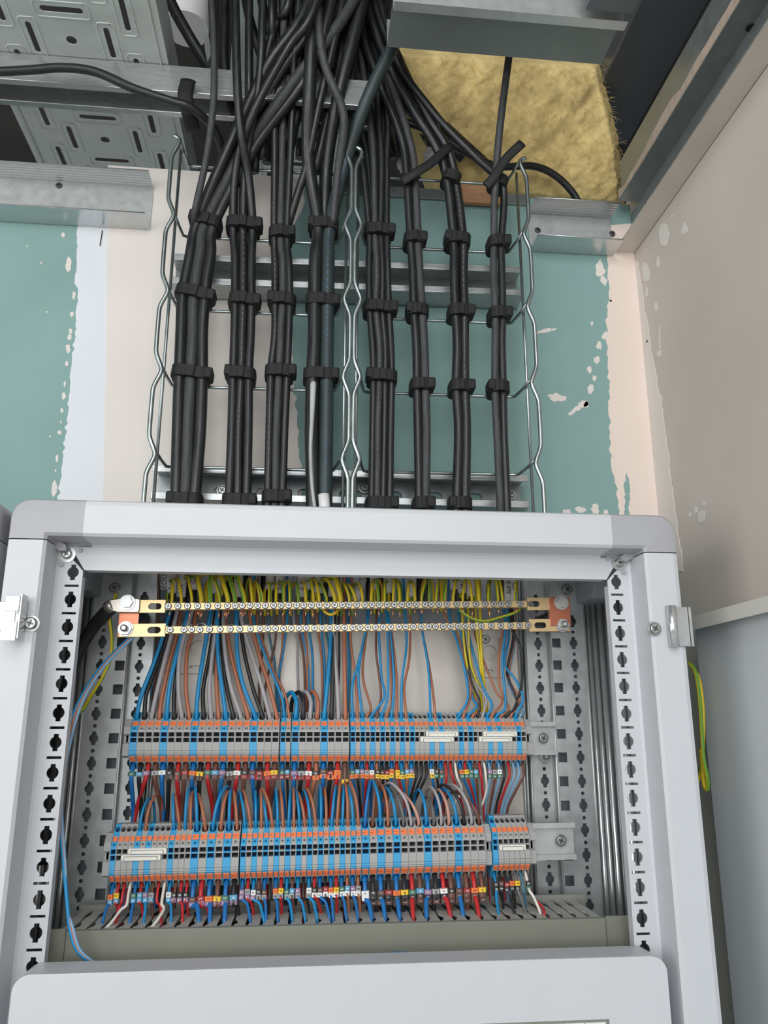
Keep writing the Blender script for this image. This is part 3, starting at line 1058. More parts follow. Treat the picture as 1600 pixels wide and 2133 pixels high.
jumper(a, c, LY, lz((a + c) / 2) - .0005, 'white jumper alone on the last seven lower terminals')

# ================================================================ earth busbars
BY = 0.075
BAR = thing('earth_busbar', 'pair of brass earth bars with rows of screws joined by copper plates', 'busbar', (0, BY, -0.016))


def zt_(x):
    return -0.0068 + 0.0075 * (x + .178) / .357 * 1.0


def zl_(x):
    return -0.0306 + 0.0086 * (x + .178) / .36


def skew_box(b, x0, x1, y0, y1, zf, h0, h1):
    V = [(x, y, zf(x) + h) for x in (x0, x1) for y in (y0, y1) for h in (h0, h1)]
    b.add(V, [(0, 1, 3, 2), (4, 6, 7, 5), (0, 4, 5, 1), (2, 3, 7, 6), (0, 2, 6, 4), (1, 5, 7, 3)])


def tab(x0, x1, zf, slx, sly=0.0):
    """flat bar end with a slot"""
    cx = (x0 + x1) / 2
    b = MB()
    k = (zf(x1) - zf(x0)) / (x1 - x0)
    b.sheet(rect(x0 - cx, x1 - cx, -.0066, .0066), [slot(slx - cx, 0, 0.0128, 0.0062)], (cx, BY, zf(cx)), (1, 0, k), (0, 0, 1), (0, 0.002, 0))
    part(b, 'bar_end', 'brass', BAR, bevel=0.0003)


xs0, xs1 = at(343, 1260, BY).x, at(1100, 1255, BY).x
b = MB()
skew_box(b, xs0, xs1, BY, BY + .007, zt_, -.0036, .0036)
part(b, 'bar', 'brass', BAR, bevel=0.0003)
ys0, ys1 = at(343, 1310, BY).x, at(1104, 1302, BY).x
b = MB()
skew_box(b, ys0, ys1, BY, BY + .007, zl_, -.0036, .0036)
part(b, 'bar', 'brass', BAR, bevel=0.0003)
tab(at(290, 1258, BY).x, xs0 + .001, zt_, at(323, 1258, BY).x)
tab(at(248, 1311, BY).x, ys0 + .001, zl_, at(321, 1310, BY).x)
tab(xs1 - .001, at(1146, 1256, BY).x, zt_, at(1112, 1258, BY).x)
tab(ys1 - .001, at(1186, 1304, BY).x, zl_, at(1126, 1303, BY).x)
xa, xb = at(246, 1290, BY).x, at(288, 1290, BY).x
part(MB().box(xa, xb, BY + .0022, BY + .0045, zl_(-.22) - .0062, zt_(-.22) + .0062), 'link_plate', 'copper', BAR, bevel=0.0003)
xa, xb = at(1144, 1270, BY).x, at(1187, 1270, BY).x
part(MB().box(xa, xb, BY + .0022 - .004, BY + .0045 - .004, zl_(.22) - .001, zt_(.22) + .0068), 'link_plate', 'copper', BAR, bevel=0.0003)
part(MB().box(xa, xb, BY + .0022, BY + .0045, zl_(.22) - .0072, zt_(.22) + .0050), 'link_plate', 'copper', BAR, bevel=0.0003)
for s in (-1, 1):
    q = at(267 if s < 0 else 1168, 1256, BY)
    spart(BOLT_HEX, 'bolt', BAR, Vector((q.x, BY - (.003 if s < 0 else .0018), q.z)) - Vector(BAR.location))
    q = at(262 if s < 0 else 1171, 1310 if s < 0 else 1302, BY)
    spart(NUT_STUD, 'nut', BAR, Vector((q.x, BY, q.z)) - Vector(BAR.location))
    # insulators holding the bars
    part(MB().cyl((s * .222, BY + .0045, -.012), (0, 1, 0), .009, .068, 14), 'insulator', 'rubber_black', BAR)
TS = [351, 371, 391, 412, 433, 454, 474, 490, 505, 521, 537, 553, 570, 586, 602, 618, 633, 649, 665, 681, 697, 713, 727, 743, 760, 775, 790, 806, 821, 837, 852, 867, 885, 898, 914, 931, 951, 970, 991, 1010, 1028,
      1044, 1059, 1083]
LSx = [355, 384, 400, 417, 437, 459, 480, 500, 522, 542, 558, 574, 591, 607, 623, 638, 655, 671, 687, 703, 718, 735, 750, 766, 782, 798, 814, 831, 845, 861, 877, 893, 907, 923, 938, 954, 969, 985, 1002, 1023, 1043,
       1063, 1082, 1100]
SCB = screw_mesh('terminal_screw', 0.00345, 0.0022)
SCB2 = screw_mesh('terminal_screw_plain', 0.00345, 0.0018, cross=False)
for k, px in enumerate(TS):
    x = at(px, 1261, BY).x
    spart(SCB, 'clamp_screw', BAR, Vector((x, BY, zt_(x))) - Vector(BAR.location), (0, rnd.uniform(0, 1.5), 0))
for k, px in enumerate(LSx):
    x = at(px, 1308, BY).x
    spart(SCB, 'clamp_screw', BAR, Vector((x, BY, zl_(x))) - Vector(BAR.location), (0, rnd.uniform(0, 1.5), 0))
# ================================================================ wires
NAMES = {'blue': 'blue', 'dblue': 'blue', 'lblue': 'pale blue', 'brown': 'brown', 'dbrown': 'dark brown', 'grey': 'grey', 'dgrey': 'dark grey', 'pink': 'pinkish brown', 'black': 'black',
         'red': 'red', 'white': 'white', 'yg': 'yellow-green', 'teal': 'teal'}


def wire(c, pts, r, label, group, name='wire', sub=6, n=8, cat='wire', mats=None):
    P = smooth_path(pts, sub)
    b = MB()
    if c == 'yg':
        st = [0, 0, 0, 1, 1, 0, 0, 0]
        ph = rnd.randrange(8)
        st = [st[(k + ph) % 8] for k in range(8)]
        b.tube(P, r, 8, stripe=st)
        mm = [WC['yg'], 'wire_green']
    else:
        b.tube(P, r, n)
        mm = mats or [WC[c]]
    return solo(b, name, mm, label, cat, P[0], group)


# --- digits as flat lettering
DIGM = {}


def text_mesh(s, size, extr=0.00008, ink='ink'):
    cu = bpy.data.curves.new('txt', 'FONT')
    cu.body = s
    cu.size = size
    cu.align_x = 'CENTER'
    cu.align_y = 'CENTER'
    cu.extrude = extr
    cu.resolution_u = 2
    o = bpy.data.objects.new('txt', cu)
    COL.objects.link(o)
    bpy.context.view_layer.update()
    me = bpy.data.meshes.new_from_object(o.evaluated_get(bpy.context.evaluated_depsgraph_get()))
    bpy.data.objects.remove(o)
    me.materials.clear()
    me.materials.append(MATS[ink])
    return me


for d in range(10):
    for ink in ('ink', 'ink_white'):
        DIGM[(d, ink)] = text_mesh(str(d), 0.0036, ink=ink)
INKW = {0, 1, 2, 5, 6, 7}


def sleeve_mesh(wd, m):
    b = MB()
    h = 0.0021
    b.prism(rrect(0, 0, wd, 0.0052 if wd > .005 else .0042, 0.0012, 2), (0, 0, -h), (1, 0, 0), (0, 1, 0), (0, 0, 2 * h))
    return b.mesh('sleeve', [m])


SLM = {(wd, d): sleeve_mesh(0.0072 if wd else 0.0048, DIG[d]) for wd in (True, False) for d in range(10)}


def sleeves(wo, number, wide, pos, tilt=0.0, pitch=0.0043):
    """ones digit nearest the terminal, tens below"""
    ds = [int(ch) for ch in str(number)][::-1]
    z = 0.0
    for d in ds:
        s = spart(SLM[(wide, d)], 'marker_sleeve', wo, Vector(pos) + Vector((-math.sin(tilt) * z * -1, 0, z)) - Vector(wo.location), (0, tilt, 0))
        g = bpy.data.objects.new('digit', DIGM[(d, 'ink_white' if d in INKW else 'ink')])
        COL.objects.link(g)
        g.parent = s
        g.location = (0, -0.00268 if wide else -0.00218, 0)
        g.rotation_euler = (math.pi / 2, -math.pi / 2, 0)
        z -= pitch


RW, RN = 0.00225, 0.00135

# --- wires dropping into the top of the upper row: px waypoints (x at y) measured above the terminal
zx, zy = 3.2, 3.2
UT = {0: ('blue', [(245, 840), (330, 620), (430, 300)]), 1: ('black', [(275, 840), (350, 640), (420, 440)]), 2: ('grey', [(345, 820), (400, 600), (480, 290)]),
      3: ('brown', [(380, 850), (430, 620), (480, 430)]), 4: ('blue', [(430, 780), (480, 560), (545, 320)]), 5: ('black', [(460, 820), (500, 560), (540, 400)]),
      6: ('grey', [(485, 820), (500, 560), (590, 250)]), 7: ('brown', [(535, 800), (545, 560), (585, 420)]), 8: ('blue', [(620, 800), (655, 580), (700, 300)]),
      9: ('black', [(650, 820), (690, 600), (725, 380)]), 10: ('grey', [(692, 820), (710, 600), (735, 400)]), 11: ('brown', [(740, 800), (738, 620), (742, 420)]),
      12: ('blue', [(775, 800), (750, 600), (745, 330)]), 13: ('black', [(805, 800), (780, 600), (762, 420)]), 14: ('grey', [(835, 800), (800, 600), (785, 400)]),
      15: ('brown', [(890, 800), (830, 560), (790, 320)]), 16: ('blue', [(920, 800), (880, 600), (872, 310)]), 17: ('black', [(985, 820), (930, 600), (905, 420)]),
      18: ('grey', [(1030, 760), (975, 590), (905, 350)]), 19: ('brown', [(1085, 780), (1020, 580), (962, 330)]), 20: ('blue', [(1170, 860), (1080, 640), (1005, 420), (985, 330)]),
      21: ('brown', [(1195, 850), (1120, 700), (1040, 480), (1010, 380)])}
UT2 = {30: [(108, 800), (160, 600), (215, 330)], 31: [(132, 760), (98, 500), (105, 300)], 32: [(150, 760), (165, 600), (205, 380)], 33: [(232, 940), (178, 720), (205, 420), (210, 300)],
       34: [(322, 870), (302, 720), (285, 400), (300, 300)], 35: [(300, 850), (268, 580), (270, 380)], 36: [(345, 850), (345, 480), (335, 300)], 37: [(372, 900), (365, 650), (360, 420), (345, 300)],
       38: [(386, 800), (375, 560), (350, 330)], 39: [(404, 740), (372, 450), (345, 300)], 40: [(440, 760), (470, 520), (460, 300)], 41: [(455, 800), (490, 600), (495, 300)],
       46: [(625, 830), (612, 650), (578, 450), (565, 300)], 47: [(642, 800), (612, 620), (572, 420), (558, 300)],
       52: [(880, 870), (850, 660), (790, 450), (765, 400)], 53: [(898, 850), (868, 640), (800, 440), (712, 300)], 54: [(938, 930), (905, 860), (870, 640), (830, 420)],
       55: [(960, 950), (900, 830), (850, 600), (845, 400)], 56: [(958, 900), (900, 760), (870, 580), (850, 420)], 57: [(1000, 880), (930, 770), (880, 620), (840, 420)],
       58: [(1040, 920), (980, 800), (900, 520), (880, 400)], 59: [(1108, 900), (1060, 820), (960, 560), (920, 420)], 60: [(1130, 930), (1110, 640), (1128, 430)],
       61: [(1152, 950), (1092, 800), (1085, 600), (1112, 430)], 62: [(1208, 920), (1155, 760), (1140, 690), (1180, 480)], 63: [(1222, 880), (1150, 740), (1185, 500), (1192, 420)],
       64: [(1246, 880), (1200, 760), (1125, 650), (1150, 480)], 65: [(1250, 960), (1165, 820), (1145, 740), (1185, 560)]}
UTC = {30: 'blue', 31: 'brown', 32: 'blue', 33: 'brown', 34: 'blue', 35: 'dbrown', 36: 'blue', 37: 'brown', 38: 'blue', 39: 'brown', 40: 'blue', 41: 'brown', 46: 'blue', 47: 'brown', 52: 'blue', 53: 'brown',
       54: 'blue', 55: 'brown', 56: 'black', 57: 'grey', 58: 'blue', 59: 'brown', 60: 'blue', 61: 'brown', 62: 'black', 63: 'brown', 64: 'blue', 65: 'lblue'}
GU = 'wires entering the upper terminals from above'


def top_entry(i, dst, Yf, zf, inner=True):
    x, wide, c = dst[i]
    z = zf(x)
    return [Vector((x, Yf + .0165, z + .0165)), Vector((x, Yf + .0098, z + .0242))]


for i in list(UT) + list(UT2):
    if i in UT:
        c, wp = UT[i]
        base = (220, 1180)
    else:
        c, wp = UTC[i], UT2[i]
        base = (700, 1180)
    x, wide, _ = UPPER[i]
    pts = top_entry(i, UPPER, UY, uz)
    dep = [0.121, 0.128, 0.133, 0.137] if i % 2 == 0 else [0.126, 0.134, 0.139, 0.142]
    for k, (ax, ay) in enumerate(wp):
        pts.append(at(base[0] + ax / 3.2, base[1] + ay / 3.2, dep[k]))
    e = pts[-1]
    pts.append(Vector((e.x + (e.x - pts[-2].x) * .25, 0.142, e.z + 0.030)))
    pts.append(Vector((e.x + (e.x - pts[-2].x) * .35, 0.143, 0.062)))
    wire(c, pts, RW if wide else RN, '%s wire into the top of terminal %s from left, upper rail' % (NAMES[c], nth(i)), GU)
# the four wires that loop over behind
for k, c in enumerate(('blue', 'black', 'grey', 'brown')):
    i = 22 + k
    x, wide, _ = UPPER[i]
    pts = top_entry(i, UPPER, UY, uz)
    px = 1270 + k * 48
    pts += [at(220 + (px + 2) / 3.2, 1180 + 900 / 3.2, 0.122), at(220 + (px - 30) / 3.2, 1180 + (840 - k * 2) / 3.2, 0.131), at(220 + (px - 70) / 3.2, 1180 + 880 / 3.2, 0.142),
            at(220 + (px - 85) / 3.2, 1180 + 990 / 3.2, 0.150), at(220 + (px - 95) / 3.2, 1180 + 1090 / 3.2, 0.152)]
    wire(c, pts, RW, '%s wire arching over behind terminal %s of the upper rail' % (NAMES[c], nth(i)), GU)
for k, (c, bx, tx) in enumerate((('blue', 1465, 1505), ('black', 1508, 1525), ('grey', 1555, 1520), ('brown', 1598, 1590))):
    i = 26 + k
    pts = top_entry(i, UPPER, UY, uz)
    pts += [at(220 + (bx + (tx - bx) * .3) / 3.2, 1180 + 800 / 3.2, 0.122), at(220 + (bx + (tx - bx) * .8) / 3.2, 1180 + 550 / 3.2, 0.130), at(220 + tx / 3.2, 1180 + 300 / 3.2, 0.136)]
    pts.append(Vector((pts[-1].x, 0.143, 0.05)))
    wire(c, pts, RW, '%s wire into the top of terminal %s from left, upper rail' % (NAMES[c], nth(i)), GU)
# background strands hanging behind the busbars
BGW = [('dbrown', 330, 300, 318, 470), ('teal', 345, 330, 310, 470), ('dbrown', 575, 1320, 552, 1440), ('teal', 560, 1310, 575, 1450), ('brown', 590, 1300, 582, 1400), ('blue', 598, 1290, 580, 1420),
       ('dbrown', 620, 1290, 636, 1450), ('blue', 626, 1290, 644, 1450), ('brown', 633, 1290, 640, 1455), ('blue', 642, 1290, 652, 1445), ('brown', 660, 1290, 672, 1450), ('blue', 668, 1290, 676, 1470),
       ('dbrown', 549, 1290, 540, 1420), ('teal', 676, 1290, 690, 1440), ('blue', 724, 1280, 722, 1480), ('teal', 728, 1290, 726, 1480), ('black', 706, 1290, 702, 1480), ('grey', 612, 1290, 620, 1380)]
for k, (c, x0, y0, x1, y1) in enumerate(BGW):
    if y0 < 1000:
        y0, y1 = 1200 + y0 - 220, 1000 + y1
        y0 = 1300
    pts = [at(x0, 1195, .150), at(x0, y0, 0.152), at((x0 * .4 + x1 * .6) + 3, (y0 + y1) / 2, 0.157), at(x1, y1, 0.162), at(x1 + 2, y1 + 70, 0.164)]
    wire(c, pts, RN, '%s thin strand hanging behind the earth bars, %s of the strands from the left' % (NAMES[c], nth(sorted(BGW, key=lambda q: q[1]).index(BGW[k]))), 'strands behind the earth bars')
# black wire looping at the right edge and the yellow-green drops
pts = [at(1060, 1195, .13), at(1064, 1290, 0.125), at(1068, 1315, 0.120), at(1085, 1350, 0.116), at(1088.5, 1390, 0.118), at(1084, 1440, 0.124), at(1070, 1480, 0.132), at(1062, 1500, .137)]
wire('black', pts, RN * 1.15, 'black wire bowing out to the right below the earth bars', GU)
for k, (xa, xb, xc) in enumerate(((999, 1004, 1010), (974, 980, 1000), (962, 972, 988), (990, 1000, 1001))):
    pts = [at(xa, 1200, .13), at(xa + 2, 1300, 0.128), at(xb, 1380, 0.130), at(xc, 1440, 0.136), at(xc + 4, 1490, 0.146), at(xc, 1530, 0.155)]
    wire('yg', pts, RN * (1.25 if k == 0 else 1.0), 'yellow-green wire dropping behind the lower bar, %s of four beside the right plate' % nth(k), 'yellow-green drops')

# --- yellow-green earth wires clamped in the upper bar
YG = [(356, -6, 1205, 1.0, -14), (376, 4, 1203, 1.0, -16), (398, 6, 1200, 1.0, -14), (418, 8, 1196, 1.6, -34), (436, -2, 1191, 1.6, -40), (457, 10, 1202, 1.1, -12), (474, 14, 1196, 1.6, -30), (489, 12, 1198, 1.5, -26),
      (508, 16, 1194, 1.6, -30), (524, 3, 1204, 1.0, -8), (541, 6, 1208, 1.0, -8), (546, 10, 1210, 1.0, -6), (560, -3, 1212, 1.0, -12), (574, -2, 1212, 1.0, -12), (590, 0, 1210, 1.1, -14), (604, 0, 1208, 1.1, -14),
      (622, 4, 1212, 1.0, -14), (637, 3, 1210, 1.0, -14), (653, 6, 1206, 1.0, -12), (665, 8, 1205, 1.0, -16), (680, 14, 1212, 1.1, -16), (698, 16, 1204, 1.3, -22), (710, 12, 1200, 1.7, -40), (728, 12, 1212, 1.0, -14),
      (741, 16, 1214, 1.0, -14), (756, 8, 1212, 1.0, -16), (774, -2, 1208, 1.1, 4), (789, 4, 1206, 1.1, 12), (803, 1, 1210, 1.0, 8), (820, -1, 1204, 1.0, 8), (834, 6, 1208, 1.0, 8), (850, -1, 1210, 1.0, 6),
      (866, 6, 1210, 1.0, -6), (880, -8, 1206, 1.0, -10), (896, 1, 1204, 1.0, 8), (911, -2, 1202, 1.0, 6), (928, -1, 1202, 1.0, -8), (946, -3, 1204, 1.0, 10), (966, -2, 1206, 1.0, 6), (985, 10, 1200, 1.0, 4),
      (1000, 8, 1198, 1.3, -8), (1020, 2, 1212, 1.0, 2), (1040, 10, 1196, 1.1, -14), (1049, 12, 1198, 1.1, -18), (1075, 0, 1196, .8, 2)]
for k, (px, lean, py, rs, back) in enumerate(YG):
    x = at(px, 1258, BY).x
    p0 = Vector((x, BY + .0035, zt_(x) + .0015))
    top = at(px - lean, py + 4, BY + .012)
    pts = [p0, Vector((x - .0003 * lean * .1, BY + .0035, zt_(x) + .009)), at(px - lean * .55, (py + 1250) / 2 - 6, BY + .005), top, at(px - lean + back * .5, py + 3 + abs(back) * .12, BY + .026),
           at(px - lean + back, py + 26, BY + .046), at(px - lean + back * .9, py + 70, BY + .062)]
    o = wire('yg', pts, RN * 1.15 * rs, 'yellow-green earth wire clamped in the upper earth bar, %s from the left' % nth(k), 'earth wires in the upper bar')
    # bare copper end below the bar
    if k % 3 != 1:
        n = 4 if rs > 1.4 else 1
        b = MB()
        for j in range(n):
            xx = x + (j - (n - 1) / 2) * .0012
            b.tube([(xx, BY + .0015, zt_(x) - .003), (xx + rnd.uniform(-.0014, .0004), BY - .0006, zt_(x) - .0085 - rnd.uniform(0, .005))], .0005 if n > 1 else .0007, 6)
        part(b, 'bare_end', 'copper_strand', o)
# sagging green wire between the bars
wire('yg', [at(952, 1262, BY + .012), at(966, 1278, BY + .010), at(990, 1291, BY + .008), at(1012, 1294, BY + .008), at(1040, 1287, BY + .008), at(1076, 1275, BY + .010), at(1090, 1262, BY + .02)], RN * 1.1,
     'olive yellow-green wire sagging between the two earth bars at right', 'earth wires in the upper bar')
wire('yg', [at(668, 1264, BY + .012), at(680, 1277, BY + .009), at(692, 1280, BY + .009), at(704, 1272, BY + .012), at(708, 1262, BY + .02)], RN * 1.1,
     'yellow-green wire sagging under the upper earth bar near the middle', 'earth wires in the upper bar')

# --- wires leaving the bottom of the upper row
UBC = ['dblue', 'black', 'red', 'dbrown'] * 5 + ['dblue', 'black'] + ['dblue', 'black', 'red', 'brown', 'dblue', 'black', 'red', 'dbrown']
UBC += ['dblue', 'black', 'dblue', 'red', 'dblue', 'brown', 'black', 'black', 'dblue', 'red', 'blue', 'brown', 'blue', 'black', 'black', 'black', 'dblue', 'black', 'dblue', 'red', 'red', 'white', 'dblue', 'red', 'blue', 'dbrown',
        'red', 'white', 'lblue', 'dbrown', 'lblue', 'black', 'red', 'lblue', 'lblue', 'dbrown']
UBN = list(range(5, 48)) + [None, None, None, 49, 50, 51, None, None, None, 53, 54, 55, 56, None, None, 57, 58, 59, None, None, None, None, None]
UBN = UBN[:len(UPPER)]
LEAN = {0: 3, 1: 4, 2: -22, 3: 14, 4: 2, 5: -4, 6: 4, 7: -6, 8: 0, 9: -2, 10: 12, 11: 2, 12: -8, 13: -4, 14: -10, 15: -6, 16: 8, 17: -6, 18: 6, 19: -8, 20: 8, 21: 4, 22: -2, 23: -6, 24: -6, 25: -14, 26: 0, 27: -6, 28: -12, 29: 0,
        30: 16, 31: 10, 32: 6, 33: -6, 34: -10, 35: 20, 36: 10, 37: 4, 38: -18, 39: 22, 40: 12, 41: 2, 42: -10, 43: -16, 44: -22, 45: -28, 46: 14, 47: 10, 48: 2, 49: -2, 50: 30, 51: 22, 52: 34, 53: 28, 54: 18, 55: 10, 56: 12, 57: 4,
        58: -6, 59: -6, 60: -12, 61: -14, 62: -18, 63: -22, 64: -26, 65: -30}
GB = 'wires leaving the upper terminals downwards'
for i, (x, wide, _) in enumerate(UPPER):
    c = UBC[i]
    z = uz(x)
    ln = LEAN.get(i, 0) * .0005
    hang = 0.009 if i == 29 else 0.0
    pts = [Vector((x, UY + .019, z - .0185)), Vector((x, UY + .0105, z - .0265)), Vector((x, UY + .0065, z - .0325)), Vector((x + ln * .1, UY + .0055, z - .0390 - hang)),
           Vector((x + ln * .5, UY + .012, z - .052)), Vector((x + ln, UY + .022, z - .072)), Vector((x + ln * 1.2, UY + .022, z - .098)), Vector((x + ln * 1.1, UY + .014, z - .135)), Vector((x + ln * 1.1, UY + .002, z - .168)), Vector((x + ln * 1.1, UY - .004, z - .190))]
    if i in (51, 57):   # white spares that curl
        pts[4].x += .001
        pts[5] = Vector((x - .002, UY + .018, z - .068))
        pts = pts[:6]
    o = wire(c, pts, RW if wide else RN, '%s wire out of the bottom of terminal %s from left, upper rail' % (NAMES[c], nth(i)), GB)
    if UBN[i]:
        sleeves(o, UBN[i], wide, (x + ln * .05, UY + .0060, z - .0328 - hang + rnd.uniform(-.0009, .0007)), rnd.uniform(-.12, .12), 0.0043 if i != 29 else 0.0075)

# --- wires arching into the top of the lower row
LT = [4, 5, 10, 11, 12, 13, 14, 15, 16, 17, 18, 19] + list(range(20, 42)) + list(range(42, 58))
LTC = {}
for i in LT:
    LTC[i] = 'blue' if LOWER[i][2] == 'blue' else 'brown'
LTC[12] = 'blue'
for i, c in zip(range(42, 58), ['dblue', 'dbrown', 'blue', 'brown', 'blue', 'dgrey', 'grey', 'pink', 'blue', 'dgrey', 'grey', 'pink', 'blue', 'black', 'grey', 'dbrown']):
    LTC[i] = c
# (lean of the arch in px, px height of its top)
LTA = {4: (6, 1663), 5: (10, 1655), 10: (-12, 1655), 11: (-20, 1655), 12: (-2, 1640), 13: (-6, 1650), 14: (-14, 1640), 15: (-24, 1655), 16: (20, 1640), 17: (8, 1650), 18: (-4, 1648), 19: (-14, 1650), 20: (-18, 1650), 21: (-22, 1648),
       22: (-6, 1650), 23: (-6, 1648), 24: (-18, 1655), 25: (-26, 1645), 26: (-8, 1645), 27: (-10, 1648), 28: (2, 1648), 29: (-4, 1645), 30: (-10, 1650), 31: (-18, 1652), 32: (-14, 1650), 33: (-20, 1646), 34: (-2, 1640), 35: (-4, 1645),
       36: (10, 1640), 37: (8, 1635), 38: (4, 1640), 39: (-4, 1636), 40: (-12, 1640), 41: (-18, 1632), 42: (16, 1630), 43: (10, 1635), 44: (-14, 1630), 45: (-10, 1640), 46: (-16, 1645), 47: (-20, 1650), 48: (-40, 1635), 49: (-34, 1655),
       50: (-8, 1650), 51: (-6, 1665), 52: (-14, 1645), 53: (-14, 1650), 54: (-16, 1650), 55: (-34, 1640), 56: (-32, 1640), 57: (-40, 1655)}
GL = 'wires arching into the lower terminals'
for i in LT:
    x, wide, _ = LOWER[i]
    z = lz(x)
    c = LTC[i]
    ln, ty = LTA[i]
    pts = top_entry(i, LOWER, LY, lz)
    topz = at(700, ty, 0.095).z
    dx = ln * .00047
    pts += [Vector((x + dx * .22, LY + .009, z + (topz - z) * .72)), Vector((x + dx * .6, LY + .017, z + (topz - z) * .93)), Vector((x + dx, LY + .034, topz + .001)), Vector((x + dx * 1.3, LY + .056, topz - .008)),
            Vector((x + dx * 1.4, LY + .070, topz - .035)), Vector((x + dx * 1.4, LY + .074, topz - .075))]
    wire(c, pts, 0.00155 if wide else RN, '%s wire arching into the top of terminal %s from left, lower rail' % (NAMES[c], nth(i)), GL)

# --- wires leaving the bottom of the lower row into the duct
LBC = ['dblue', 'red', 'red', 'white', 'dblue', 'red', 'blue', 'dbrown', 'red', 'white', 'blue', 'dbrown', 'red', 'red', 'dblue', 'red', 'dblue', 'dbrown', 'dblue', 'black', 'dblue', 'red', 'blue', 'dbrown', 'dblue', 'black', 'dblue', 'red', 'blue',
       'dbrown', 'blue', 'black', 'blue', 'red', 'dblue', 'black', 'dblue', 'red', 'dblue', 'brown', 'dblue', 'brown', 'dblue', 'black', 'dblue', 'black', 'dblue', 'black', 'red', 'dbrown', 'dblue', 'black', 'red', 'dbrown', 'dblue',
       'dbrown', 'red', 'dbrown', 'blue', 'black', 'black', 'black', 'dgrey', 'teal', 'white']
LBN = [63, 64, None, None, 65, 66, 67, 68, None, None, 69, 70, 70, 70, 71, 72, 73, 74, 75, 76, 77, 78, 79, 80, 81, None, 83, 84, 85, 86, 87, None, 89, 90, 91, 92, 93, 94, 95, 96, 97, 98, 99] + list(range(100, 115)) + ['00', '01', '02', '03', '04', None, '50']
# px x where the wire meets the duct
LBE = [212, 236, 240, 232, 270, 290, 300, 310, 338, 325, 358, 352, 382, 386, 417, 434, 438, 466, 468, 494, 524, 528, 553, 546, 555, 557, 580, 586, 611, 612, 638, 648, 663, 672, 690, 690, 695, 705, 723, 730, 747, 755, 776, 790, 803, 815, 833, 846,
       861, 866, 888, 912, 940, 950, 966, 985, 999, 1003, 1040, 1062, 1075, 1088, 1098, 1110, 1130]
GD = 'wires going down into the slotted duct'
DZ, DY0, DY1 = -0.294, 0.030, 0.1175
for i, (x, wide, _) in enumerate(LOWER):
    c = LBC[i]
    z = lz(x)
    ex = at(LBE[i], 1908, 0.055).x
    sz = -.0375 if wide else -.0335
    yd = LY - .012 if i % 2 == 0 else LY + .012
    pts = [Vector((x, LY + .019, z - .0185)), Vector((x, LY + .0105, z - .0265)), Vector((x, LY + .0055, z - .0325)), Vector((x + (ex - x) * .08, LY + .003, z + sz - .006)),
           Vector((x + (ex - x) * .55, LY - .001 if i % 2 == 0 else LY + .006, -.283)), Vector((x + (ex - x) * .95, yd, DZ - .004)), Vector((ex, yd + .004, DZ - .022)), Vector((ex, yd + .012, DZ - .040))]
    if LBC[i] == 'white' and i < 12:
        pts[3] = Vector((x + .0005, LY - .002, z - .040))
        pts[4] = Vector((x + (ex - x) * .35 + (.004 if i == 9 else 0), LY - .006, -.284))
        pts[5] = Vector((ex + .002, LY - .018, DZ + .003))
        pts[6] = Vector((ex - .004, LY - .028, DZ - .006))
        pts[7] = Vector((ex - .006, LY - .030, DZ - .03))
    o = wire(c, pts, (0.0021 if wide else RN), '%s wire from the bottom of terminal %s from left, lower rail' % (NAMES[c], nth(i)), GD)
    if LBN[i]:
        sleeves(o, LBN[i], wide, (x + (ex - x) * .03, LY + .0042, z + sz + rnd.uniform(-.0007, .0006)), rnd.uniform(-.07, .07))
wire('red', [Vector((0.1758, LY + .02, lz(.17) - .019)), Vector((0.1765, LY + .008, lz(.17) - .031)), Vector((0.180, LY + .004, lz(.17) - .045)), at(1130, 1890, 0.062), at(1134, 1903, 0.052), at(1132, 1925, .055)], RN,
     'red wire beside the white one at the right end of the lower rail', GD)

# --- thick black earth cable with lug, far left
lug = thing('earth_cable', 'thick black earth cable with tinned lug bolted to the left bar end', 'cable', at(247, 1260, BY))
P = smooth_path([at(236, 1262, BY + .006), at(214, 1283, BY + .012), at(190, 1312, BY + .022), at(165, 1355, BY + .03), at(148, 1400, BY + .034), at(132, 1470, BY + .036), at(110, 1600, BY + .038), at(85, 1800, BY + .04)], 8)
part(MB().tube(P, 0.0068, 14), 'sheath', 'rubber_black', lug)
b = MB()
l0, l1 = at(216, 1262, BY - .001), at(291, 1255, BY - .001)
b.prism([(l0.x + .014, -.0066), (l1.x - .001, -.0066), (l1.x + .0005, -.0045), (l1.x + .0005, .0060), (l1.x - .001, .0075), (l0.x + .016, .0075), (l0.x + .006, .0055), (l0.x + .003, .001), (l0.x + .006, -.004)],
        (0, BY - .003, zt_(-.22) + .0002), (1, 0, 0), (0, 0, 1), (0, .003, 0))
part(b, 'lug', 'lug_tin', lug, bevel=0.0006)
part(MB().tube([at(237, 1259, BY), at(224, 1266, BY + .004)], 0.0064, 14), 'lug_barrel', 'lug_tin', lug)
wire('yg', [at(243, 1236, BY + .01), at(234, 1262, BY + .014), at(229, 1290, BY + .018), at(233, 1330, BY + .02), at(230, 1370, BY + .022), at(214, 1410, BY + .018), at(190, 1450, BY + .004), at(172, 1478, BY - .02), at(150, 1492, BY - .03), at(128, 1502, BY - .028)], 0.0018,
     'yellow-green wire hanging from the lug at far left', 'loose wires at the left side')
